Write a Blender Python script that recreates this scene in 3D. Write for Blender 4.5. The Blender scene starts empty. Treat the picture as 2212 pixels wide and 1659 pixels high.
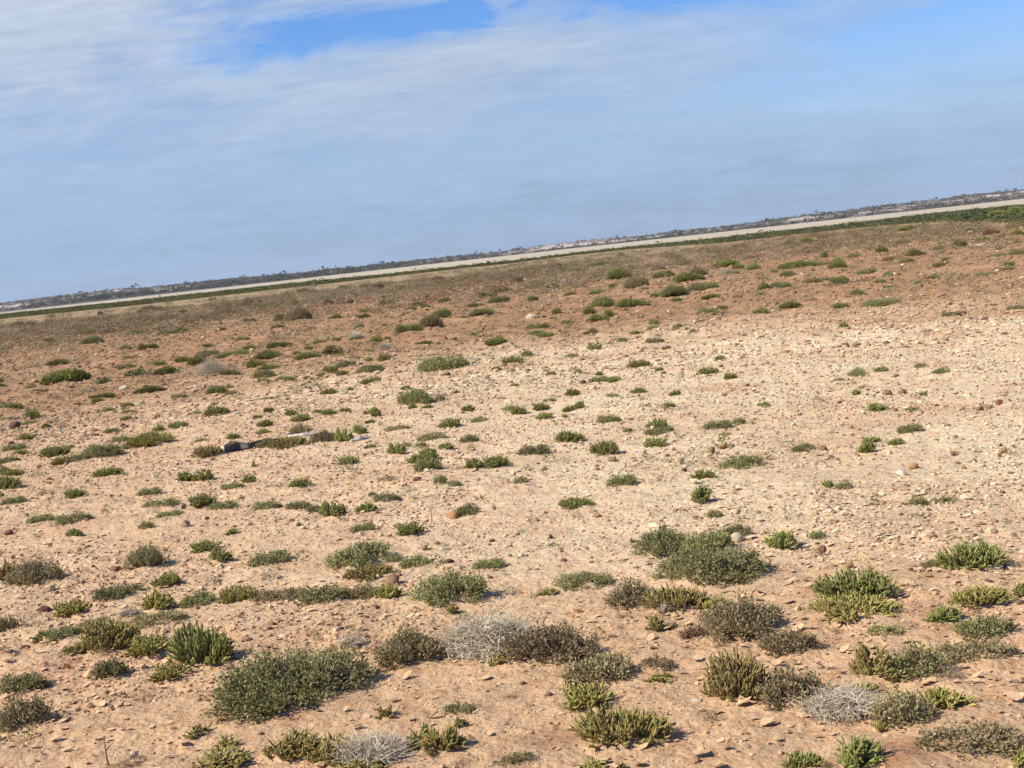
import bpy, math, random
import numpy as np
from mathutils import Matrix, Vector

rng = np.random.default_rng(11)
R = math.radians
scene = bpy.context.scene
COL = scene.collection
PI = math.pi

# ------------------------------------------------------------------ camera
CAM_H = 1.6
FPX = 2800.0                      # focal length in units of a 2212 px wide frame
PITCH = math.atan(279.0 / FPX)
ROLL = R(-6.3)
ROT = Matrix.Rotation(PI / 2 - PITCH, 3, 'X') @ Matrix.Rotation(ROLL, 3, 'Z')
cam_data = bpy.data.cameras.new('camera')
cam = bpy.data.objects.new('camera', cam_data)
COL.objects.link(cam)
cam.matrix_world = Matrix.Translation((0, 0, CAM_H)) @ ROT.to_4x4()
cam_data.sensor_width = 36.0
cam_data.lens = 36.0 * FPX / 2212.0
cam_data.clip_start = 0.05
cam_data.clip_end = 60000
scene.camera = cam
NR = np.array(ROT)


def ray(px, py):
    d = NR @ np.array([(px - 1106.0) / FPX, -(py - 829.5) / FPX, -1.0])
    return d


# ------------------------------------------------------------------ noise
def _hash(ix, iy, seed):
    h = (ix.astype(np.int64) * 374761393 + iy.astype(np.int64) * 668265263 + seed * 1442695041) & 0xFFFFFFFF
    h = ((h ^ (h >> 13)) * 1274126177) & 0xFFFFFFFF
    h = ((h ^ (h >> 16)) * 2246822519) & 0xFFFFFFFF
    return ((h ^ (h >> 15)) & 0xFFFF) / 65535.0


def vnoise(x, y, s, seed=0):
    x = np.asarray(x, float) / s
    y = np.asarray(y, float) / s
    ix = np.floor(x); iy = np.floor(y)
    fx = x - ix; fy = y - iy
    fx = fx * fx * (3 - 2 * fx); fy = fy * fy * (3 - 2 * fy)
    a = _hash(ix, iy, seed); b = _hash(ix + 1, iy, seed)
    c = _hash(ix, iy + 1, seed); d = _hash(ix + 1, iy + 1, seed)
    return (a + (b - a) * fx) * (1 - fy) + (c + (d - c) * fx) * fy


def fbm(x, y, s, o=3, seed=0):
    t = 0; n = 0; a = 1.0
    for k in range(o):
        t = t + a * vnoise(x, y, s / 2 ** k, seed + 17 * k); n += a; a *= .5
    return t / n


def sstep(a, b, v):
    t = np.clip((np.asarray(v, float) - a) / (b - a), 0, 1)
    return t * t * (3 - 2 * t)


MOUNDS = []          # (x, y, radius, height) soil heaps


def terrain(x, y):
    x = np.asarray(x, float); y = np.asarray(y, float)
    d = np.hypot(x, y)
    f = 1 - sstep(60, 220, d)
    z = (fbm(x, y, 9.0, 2, 3) - .5) * .10 * sstep(6, 25, d) * f
    z = z + (fbm(x, y, 1.7, 3, 5) - .5) * .045 * f
    z = z + (vnoise(x, y, .35, 9) - .5) * .016 * f
    for (mx, my, mr, mh) in MOUNDS:
        q = np.exp(-((x - mx) ** 2 + (y - my) ** 2) / (mr * mr))
        z = z + mh * q
    return z


def at(px, py):
    """the ground point a ray through the photograph's pixel meets"""
    d = ray(px, py)
    t = CAM_H / max(1e-6, -d[2])
    for _ in range(6):
        p = d * t
        z = float(terrain(p[0], p[1]))
        t = (CAM_H - z) / max(1e-6, -d[2])
    p = d * t
    return p[0], p[1], float(terrain(p[0], p[1]))


def horizon(px):
    return 671.0 - 0.1103 * px


# ------------------------------------------------------------------ mesh helpers
def mesh_np(name, V, F, mat, attrs=None, smooth=False):
    """V (n,3); F list of (m,k) index arrays; attrs {name: float or colour arrays per point}"""
    me = bpy.data.meshes.new(name)
    V = np.asarray(V, np.float32)
    F = [np.asarray(f, np.int32) for f in F if len(f)]
    loops = np.concatenate([f.ravel() for f in F])
    tot = np.concatenate([np.full(len(f), f.shape[1], np.int32) for f in F])
    start = np.concatenate([[0], np.cumsum(tot)[:-1]]).astype(np.int32)
    me.vertices.add(len(V)); me.vertices.foreach_set('co', V.ravel())
    me.loops.add(len(loops)); me.loops.foreach_set('vertex_index', loops)
    me.polygons.add(len(tot))
    me.polygons.foreach_set('loop_start', start)
    me.polygons.foreach_set('loop_total', tot)
    me.polygons.foreach_set('use_smooth', np.full(len(tot), smooth, bool))
    for k, a in (attrs or {}).items():
        a = np.asarray(a, np.float32)
        if a.ndim == 1:
            at_ = me.attributes.new(k, 'FLOAT', 'POINT'); at_.data.foreach_set('value', a)
        else:
            if a.shape[1] == 3:
                a = np.concatenate([a, np.ones((len(a), 1), np.float32)], 1)
            at_ = me.attributes.new(k, 'FLOAT_COLOR', 'POINT'); at_.data.foreach_set('color', a.ravel())
    me.update(calc_edges=True)
    me.validate(clean_customdata=False)
    if mat:
        me.materials.append(mat)
    return me


class Soup:
    """collects vertices, faces and one float tone per vertex"""
    def __init__(s):
        s.V = []; s.F = {k: [] for k in range(3, 24)}; s.T = []; s.n = 0

    def add(s, V, F, T):
        V = np.asarray(V).reshape(-1, 3)
        for f in F:
            f = np.asarray(f)
            if len(f):
                s.F[f.shape[1]].append(f + s.n)
        s.V.append(V); s.T.append(np.broadcast_to(T, (len(V),)) if np.ndim(T) == 0 else np.asarray(T)); s.n += len(V)

    def build(s, name, mat, smooth=False):
        F = [np.concatenate(v) for k, v in s.F.items() if v]
        return mesh_np(name, np.concatenate(s.V), F, mat, {'tone': np.concatenate(s.T)}, smooth)

    def bounds(s):
        V = np.concatenate(s.V)
        return np.percentile(V, .5, 0), np.percentile(V, 99.5, 0)


def unit(v):
    return v / np.maximum(np.linalg.norm(v, axis=-1, keepdims=True), 1e-9)


def tubes(P, Rad, sides, tone, cap=True):
    """P (n,k,3) polylines, Rad (n,k): tubes with a pointed or flat end"""
    n, k, _ = P.shape
    ax = unit(P[:, -1] - P[:, 0])
    ref = np.where(np.abs(ax[:, 2:3]) > .8, np.array([[1., 0, 0]]), np.array([[0, 0, 1.]]))
    u = unit(np.cross(ax, ref)); v = np.cross(ax, u)
    a = np.arange(sides) * 2 * PI / sides
    ring = np.cos(a)[None, :, None] * u[:, None] + np.sin(a)[None, :, None] * v[:, None]      # n,s,3
    V = P[:, :, None, :] + ring[:, None] * Rad[:, :, None, None]                              # n,k,s,3
    V = V.reshape(n, k * sides, 3)
    i = np.arange(k - 1)[:, None] * sides + np.arange(sides)[None]
    j = np.arange(k - 1)[:, None] * sides + (np.arange(sides)[None] + 1) % sides
    q = np.stack([i, j, j + sides, i + sides], -1).reshape(-1, 4)
    off = (np.arange(n) * k * sides)[:, None, None]
    F = [(q[None] + off).reshape(-1, 4)]
    if cap:
        c = ((k - 1) * sides + np.arange(sides))[None] + off[:, 0]
        F.append(c)
    return V.reshape(-1, 3), F, np.repeat(np.broadcast_to(tone, (n,)), k * sides)


def leaves(P, D, L, W, tone, fold=.25):
    """rhombic folded leaves at P along D"""
    n = len(P)
    r = unit(rng.normal(size=(n, 3)))
    s = unit(np.cross(D, r)); m = np.cross(D, s)
    L = np.broadcast_to(L, (n,))[:, None]; W = np.broadcast_to(W, (n,))[:, None]
    mid = P + D * L * .45
    V = np.stack([P, mid + s * W * .5 + m * W * fold, P + D * L, mid - s * W * .5 + m * W * fold], 1)
    F = (np.arange(n) * 4)[:, None] + np.array([[0, 1, 2, 3]])
    return V.reshape(-1, 3), [F], np.repeat(np.broadcast_to(tone, (n,)), 4)


# ------------------------------------------------------------------ materials
def new_mat(name):
    m = bpy.data.materials.new(name); m.use_nodes = True
    nt = m.node_tree
    for nd in list(nt.nodes):
        nt.nodes.remove(nd)
    out = nt.nodes.new('ShaderNodeOutputMaterial')
    return m, nt, out


def nd(nt, t, **kw):
    n = nt.nodes.new(t)
    for k, v in kw.items():
        if k in n.inputs:
            n.inputs[k].default_value = v
        else:
            setattr(n, k, v)
    return n


def mixc(nt, fac, a, b, mode='MIX'):
    n = nt.nodes.new('ShaderNodeMix'); n.data_type = 'RGBA'; n.blend_type = mode
    for sock, val in ((n.inputs[0], fac), (n.inputs[6], a), (n.inputs[7], b)):
        if hasattr(val, 'links'):
            nt.links.new(val, sock)
        elif isinstance(val, (int, float)):
            sock.default_value = val
        else:
            sock.default_value = (*val, 1)
    return n.outputs[2]


def plant_mat(name, c0, c1, c2, trans=.27, rough=.65):
    """two leaf colours by clump, a third on some leaves; every shrub a little different"""
    m, nt, out = new_mat(name)
    at_ = nd(nt, 'ShaderNodeAttribute', attribute_name='tone')
    oi = nt.nodes.new('ShaderNodeObjectInfo')
    ra = nd(nt, 'ShaderNodeMapRange'); nt.links.new(at_.outputs['Fac'], ra.inputs[0])
    ra.inputs[1].default_value = 0; ra.inputs[2].default_value = .75
    c = mixc(nt, ra.outputs[0], c0, c1)
    rb = nd(nt, 'ShaderNodeMapRange'); nt.links.new(at_.outputs['Fac'], rb.inputs[0])
    rb.inputs[1].default_value = .8; rb.inputs[2].default_value = .95
    c = mixc(nt, rb.outputs[0], c, c2)
    hs = nt.nodes.new('ShaderNodeHueSaturation')
    mr = nd(nt, 'ShaderNodeMapRange'); nt.links.new(oi.outputs['Random'], mr.inputs[0])
    mr.inputs[3].default_value = .485; mr.inputs[4].default_value = .515
    nt.links.new(mr.outputs[0], hs.inputs['Hue'])
    mv = nd(nt, 'ShaderNodeMath', operation='MULTIPLY_ADD'); nt.links.new(oi.outputs['Random'], mv.inputs[0])
    mv.inputs[1].default_value = .42; mv.inputs[2].default_value = .98
    nt.links.new(mv.outputs[0], hs.inputs['Value'])
    nt.links.new(c, hs.inputs['Color'])
    b = nd(nt, 'ShaderNodeBsdfPrincipled'); b.inputs['Roughness'].default_value = rough
    b.inputs['Specular IOR Level'].default_value = .25
    nt.links.new(hs.outputs[0], b.inputs['Base Color'])
    if trans:
        tr = nt.nodes.new('ShaderNodeBsdfTranslucent'); nt.links.new(hs.outputs[0], tr.inputs[0])
        mx = nt.nodes.new('ShaderNodeMixShader'); mx.inputs[0].default_value = trans
        nt.links.new(b.outputs[0], mx.inputs[1]); nt.links.new(tr.outputs[0], mx.inputs[2])
        nt.links.new(mx.outputs[0], out.inputs[0])
    else:
        nt.links.new(b.outputs[0], out.inputs[0])
    return m


def attr_mat(name, rough=.9, bump=0.0, bscale=60.0, attr='col', vary=.25):
    """colour from the mesh's own colour attribute, broken up by a fine noise"""
    m, nt, out = new_mat(name)
    a = nd(nt, 'ShaderNodeAttribute', attribute_name=attr)
    tc = nt.nodes.new('ShaderNodeTexCoord')
    no = nd(nt, 'ShaderNodeTexNoise', Scale=bscale, Detail=4.0)
    nt.links.new(tc.outputs['Object'], no.inputs['Vector'])
    hs = nt.nodes.new('ShaderNodeHueSaturation')
    mv = nd(nt, 'ShaderNodeMath', operation='MULTIPLY_ADD'); nt.links.new(no.outputs['Fac'], mv.inputs[0])
    mv.inputs[1].default_value = 2 * vary; mv.inputs[2].default_value = 1 - vary
    nt.links.new(mv.outputs[0], hs.inputs['Value']); nt.links.new(a.outputs['Color'], hs.inputs['Color'])
    b = nd(nt, 'ShaderNodeBsdfPrincipled', Roughness=rough); b.inputs['Specular IOR Level'].default_value = .2
    nt.links.new(hs.outputs[0], b.inputs['Base Color'])
    if bump:
        bp = nd(nt, 'ShaderNodeBump', Strength=bump, Distance=.01)
        nt.links.new(no.outputs['Fac'], bp.inputs['Height']); nt.links.new(bp.outputs[0], b.inputs['Normal'])
    nt.links.new(b.outputs[0], out.inputs[0])
    return m


def wood_mat(name, c0, c1, scale=(6, 60, 60)):
    m, nt, out = new_mat(name)
    tc = nt.nodes.new('ShaderNodeTexCoord'); mp = nd(nt, 'ShaderNodeMapping')
    mp.inputs['Scale'].default_value = scale
    nt.links.new(tc.outputs['Object'], mp.inputs[0])
    no = nd(nt, 'ShaderNodeTexNoise', Scale=1.0, Detail=5.0); nt.links.new(mp.outputs[0], no.inputs['Vector'])
    rp = nt.nodes.new('ShaderNodeMapRange'); rp.inputs[1].default_value = .35; rp.inputs[2].default_value = .65
    nt.links.new(no.outputs['Fac'], rp.inputs[0])
    c = mixc(nt, rp.outputs[0], c0, c1)
    b = nd(nt, 'ShaderNodeBsdfPrincipled', Roughness=.85); b.inputs['Specular IOR Level'].default_value = .2
    bp = nd(nt, 'ShaderNodeBump', Strength=.6, Distance=.01)
    nt.links.new(no.outputs['Fac'], bp.inputs['Height']); nt.links.new(bp.outputs[0], b.inputs['Normal'])
    nt.links.new(c, b.inputs['Base Color']); nt.links.new(b.outputs[0], out.inputs[0])
    return m


M = {
    'S': plant_mat('green_samphire_stems', (.145, .155, .034), (.265, .268, .078), (.36, .31, .10)),
    'Y': plant_mat('yellow_samphire_stems', (.21, .185, .045), (.37, .32, .095), (.36, .22, .085)),
    'B': plant_mat('grey_green_leaves', (.152, .147, .05), (.262, .25, .10), (.37, .335, .165)),
    'O': plant_mat('olive_brown_leaves', (.185, .15, .065), (.295, .245, .12), (.40, .30, .165)),
    'G': plant_mat('bleached_twigs', (.33, .27, .18), (.50, .425, .30), (.62, .54, .40), trans=0),
    'R': plant_mat('rust_brown_leaves', (.19, .11, .068), (.29, .17, .105), (.32, .23, .14)),
    'W': plant_mat('dry_brown_twigs', (.20, .13, .07), (.33, .23, .13), (.24, .22, .09), trans=0),
    'stem': plant_mat('woody_stems', (.095, .062, .036), (.17, .115, .068), (.22, .165, .11), trans=0, rough=.85),
}


def link(name, me, parent=None):
    o = bpy.data.objects.new(name, me); COL.objects.link(o)
    if parent:
        o.parent = parent
    return o


def tag(o, label=None, cat=None, group=None, kind=None):
    for k, v in (('label', label), ('category', cat), ('group', group), ('kind', kind)):
        if v:
            o[k] = v
    return o
# ------------------------------------------------------------------ plants
def lobes(W, D, H, n, spread=.66, k0=.34, k1=.72):
    """a few overlapping domes that together make an uneven outline"""
    out = []
    for i in range(n):
        a = rng.uniform(0, 2 * PI); q = math.sqrt(rng.uniform(0, 1)) * spread
        cx, cy = q * math.cos(a) * W / 2, q * math.sin(a) * D / 2
        k = rng.uniform(k0, k1)
        out.append((cx, cy, W / 2 * k, D / 2 * k, H * rng.uniform(.6, 1.0) * (1 - .35 * q)))
    return np.array(out)


def dome(L, x, y):
    """height of the outline over (x, y); negative outside"""
    h = np.full(np.shape(x), -1.0)
    for cx, cy, rx, ry, hh in L:
        t = 1 - ((x - cx) / rx) ** 2 - ((y - cy) / ry) ** 2
        h = np.maximum(h, np.where(t > 0, hh * np.sqrt(np.maximum(t, 0)), -1))
    return h


def samphire(W, H, fl=.025, fr=.0030):
    """fleshy upright finger stems on short woody branches: (fingers, woody) soups"""
    D = W * .85
    fine, wood = Soup(), Soup()
    n = int(max(14, 85 * (W / .2) ** 1.7) * (.025 / fl) ** 1.2 * (3.2 if fl > .05 else 1))
    if W < .12:
        L = np.array([[0, 0, W / 2, D / 2, H]])
    else:
        L = lobes(W, D, H, 3 if W < .3 else 7)
    x = rng.uniform(-W / 2, W / 2, n * 4); y = rng.uniform(-D / 2, D / 2, n * 4)
    h = dome(L, x, y); ok = h > .12 * H
    x, y, h = x[ok][:n], y[ok][:n], h[ok][:n]
    n = len(x)
    h = h * rng.uniform(.55, 1.18, n)
    top = np.stack([x, y, np.maximum(h, fl * .6)], 1)
    # every branch rises from nearer the middle
    sp = rng.uniform(.15, .7, n)
    base = np.stack([x * sp, y * sp, np.zeros(n) - .004], 1)
    midp = base * .45 + top * .55; midp[:, :2] = midp[:, :2] * rng.uniform(.95, 1.15, (n, 1))
    P = np.stack([base, midp, top - (top - midp) * .35], 1)
    wood.add(*tubes(P, np.broadcast_to(np.array([.0032, .0026, .002]) * (fr / .0030), (n, 3)), 3, rng.uniform(0, 1, n)))
    # fingers: one leader and side fingers
    Ps, Ls, Ds, Ts = [], [], [], []
    lead = unit(top - midp + rng.normal(0, .012, (n, 3)))
    tone = rng.uniform(0, .75, n)
    nf = 7 if W < .5 else 6
    for k in range(nf):
        t = rng.uniform(.25, 1.0, n) if k else np.full(n, .8)
        p = midp + (top - midp) * t[:, None] * .75
        if k >= 3:
            p = base + (midp - base) * rng.uniform(.35, 1.0, n)[:, None]
        d = unit(lead + rng.normal(0, .5 if k else .15, (n, 3)) * np.array([1, 1, .4]))
        d[:, 2] = np.abs(d[:, 2]) + .12; d = unit(d)
        Ps.append(p); Ds.append(d); Ls.append(fl * rng.uniform(.6, 1.25, n) * (1.15 if k == 0 else .85))
        Ts.append(np.where(rng.uniform(0, 1, n) < .12, .95, np.clip(tone + rng.uniform(-.25, .25, n), 0, .75)))
    P0 = np.concatenate(Ps); Dd = np.concatenate(Ds); LL = np.concatenate(Ls); T = np.concatenate(Ts)
    m = len(P0)
    bend = rng.normal(0, .12, (m, 3)); bend[:, 2] = .05
    r = fr * rng.uniform(.8, 1.25, m)
    pts = np.stack([P0, P0 + Dd * LL[:, None] * .33, P0 + (Dd + bend * .5) * LL[:, None] * .72, P0 + (Dd + bend) * LL[:, None]], 1)
    pts[:, :, 2] = np.maximum(pts[:, :, 2], .002)
    rad = r[:, None] * np.array([[.75, 1.05, 1.0, .55]])
    fine.add(*tubes(pts, rad, 4, T))
    return fine, wood


def saltbush(W, H, ls=.013, dens=1.0):
    """dense fine curled leaves on twigs"""
    D = W * .85
    fine, wood = Soup(), Soup()
    L = lobes(W, D, H, 4 if W < .3 else 9, .5, .45, .82)
    ns = int(max(30, 150 * (W / .3) ** 1.45 * dens))
    x = rng.uniform(-W / 2, W / 2, ns * 4); y = rng.uniform(-D / 2, D / 2, ns * 4)
    h = dome(L, x, y); ok = h > .06 * H
    x, y, h = x[ok][:ns], y[ok][:ns], h[ok][:ns]; ns = len(x)
    z = h * (1 - rng.beta(1.1, 2.6, ns) * .85) * rng.uniform(.9, 1.12, ns)
    tip = np.stack([x, y, np.maximum(z, .012)], 1)
    far = rng.uniform(0, 1, ns) < .07
    tip[far, 2] *= 1.2; tip[far, :2] *= 1.06
    base = np.stack([x * .3, y * .3, np.full(ns, -.004)], 1)
    mid = base * .4 + tip * .6; mid[:, :2] *= 1.12; mid[:, 2] *= .85
    P = np.stack([base, mid, tip], 1)
    wood.add(*tubes(P, np.broadcast_to(np.array([.0045, .0028, .0012]) * (ls / .013), (ns, 3)), 3, rng.uniform(0, 1, ns)))
    nl = 17
    t = rng.beta(1.9, 1.0, (ns, nl))
    pos = mid[:, None] + (tip - mid)[:, None] * t[..., None] + rng.normal(0, ls * .75, (ns, nl, 3))
    dirs = unit(unit(tip - mid)[:, None] * .7 + rng.normal(0, .65, (ns, nl, 3)) + np.array([0, 0, .25]))
    cl = vnoise(tip[:, 0], tip[:, 1], W / 4, 3)[:, None]
    tone = np.clip(cl * .75 + rng.uniform(-.35, .35, (ns, nl)), 0, .76)
    tone = np.where(rng.uniform(0, 1, (ns, nl)) < .1, .95, tone)
    pos = pos.reshape(-1, 3); pos[:, 2] = np.maximum(pos[:, 2], .003)
    fine.add(*leaves(pos, dirs.reshape(-1, 3), ls * rng.uniform(.7, 1.35, ns * nl), ls * .6 * rng.uniform(.7, 1.2, ns * nl), tone.ravel()))
    return fine, wood


def twigs(W, H, n, r0=.0028, fork=4, leaf=0):
    """a bare branching bush"""
    D = W * .85
    fine = Soup()
    L = lobes(W, D, H, 6, .5, .45, .8)
    x = rng.uniform(-W / 2, W / 2, n * 4); y = rng.uniform(-D / 2, D / 2, n * 4)
    h = dome(L, x, y); ok = h > .1 * H
    x, y, h = x[ok][:n], y[ok][:n], h[ok][:n]; n = len(x)
    tip = np.stack([x, y, h * rng.uniform(.35, 1.1, n)], 1)
    base = np.stack([x * .35, y * .35, np.full(n, -.004)], 1)
    m1 = base * .6 + tip * .4 + rng.normal(0, .06 * W, (n, 3)) * np.array([1, 1, .3])
    m2 = base * .25 + tip * .75 + rng.normal(0, .05 * W, (n, 3)) * np.array([1, 1, .4])
    for a in (m1, m2, tip):
        a[:, 2] = np.maximum(a[:, 2], .004)
    tone = rng.uniform(0, 1, n)
    fine.add(*tubes(np.stack([base, m1, m2, tip], 1), np.broadcast_to(np.array([1, .8, .6, .25]) * r0, (n, 4)), 3, tone))
    for k in range(fork):
        t = rng.uniform(.1, .95, n)[:, None]
        p = m1 + (tip - m1) * t
        d = unit(rng.normal(0, 1, (n, 3)) + np.array([0, 0, .35])) * (H * .3 * rng.uniform(.3, 1.1, (n, 1)))
        q = p + d; q[:, 2] = np.maximum(q[:, 2], .004)
        e = q + (d * .7 + rng.normal(0, .12 * H, (n, 3))) ; e[:, 2] = np.maximum(e[:, 2], .004)
        fine.add(*tubes(np.stack([p, q, e], 1), np.broadcast_to(np.array([.65, .5, .22]) * r0, (n, 3)), 3, np.clip(tone + rng.uniform(-.2, .2, n), 0, 1)))
        if leaf:
            fine.add(*leaves(e + rng.normal(0, .006, (n, 3)), unit(rng.normal(0, 1, (n, 3))), .009, .005, rng.uniform(0, 1, n)))
    return fine, None


PROTO = {}       # kind -> list of (W, H, foliage mesh, stem mesh, single mesh)
TYPE = {'S': ('samphire', 'S'), 'Y': ('samphire', 'Y'), 'B': ('saltbush', 'B'), 'O': ('saltbush', 'O'), 'R': ('saltbush', 'R'),
        'G': ('bare', 'G'), 'W': ('weed', 'W')}


def add_proto(kinds, fine, wood, W, H):
    lo, hi = fine.bounds()
    W, H = hi[0] - lo[0], hi[2]
    for k in kinds:
        f = fine.build('foliage_' + k, M[k], smooth=False)
        w = wood.build('stems_' + k, M['stem']) if wood else None
        PROTO.setdefault(k, []).append((W, H, f, w))


for W, asp in ((.07, .8), (.12, .55), (.12, .8), (.2, .38), (.2, .6), (.22, .5), (.34, .42), (.36, .6), (.5, .4), (.75, .35), (.75, .25)):
    for rep in range(2):
        add_proto('SY', *samphire(W, W * asp), W, W * asp)
for W, asp in ((1.3, .3), (1.3, .42), (2.4, .25)):           # far, coarse
    add_proto('SY', *samphire(W, W * asp, .08, .010), W, W * asp)
for W, asp, ls in ((.12, .45, .011), (.22, .4, .012), (.22, .62, .012), (.36, .42, .014), (.36, .6, .014), (.6, .4, .016), (.6, .55, .016), (.9, .42, .018)):
    for rep in range(2):
        add_proto('BOR' if W < .3 else 'BO', *saltbush(W, W * asp, ls), W, W * asp)
for W, asp, ls in ((1.0, .3, .035), (1.5, .35, .045), (1.4, .55, .045), (2.6, .28, .06)):
    add_proto('BOR', *saltbush(W, W * asp, ls, .33), W, W * asp)
for W, asp, n in ((.2, .5, 60), (.45, .5, 340), (.8, .42, 900)):
    add_proto('G', *twigs(W, W * asp, n, .0029, 6), W, W * asp)
add_proto('G', *twigs(1.4, .8, 300, .009, 5), 1.4, .8)
for W, asp, n in ((.1, .6, 9), (.16, .5, 16), (.3, .45, 34)):
    add_proto('W', *twigs(W, W * asp, n, .0017, 4, 1), W, W * asp)


def pick(kind, w, h):
    best = None
    for p in PROTO[kind]:
        c = abs(math.log(w / p[0])) * 1.0 + abs(math.log((h / w) / (p[1] / p[0]))) * .7 + rng.uniform(0, .15)
        if best is None or c < best[0]:
            best = (c, p)
    return best[1]
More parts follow.
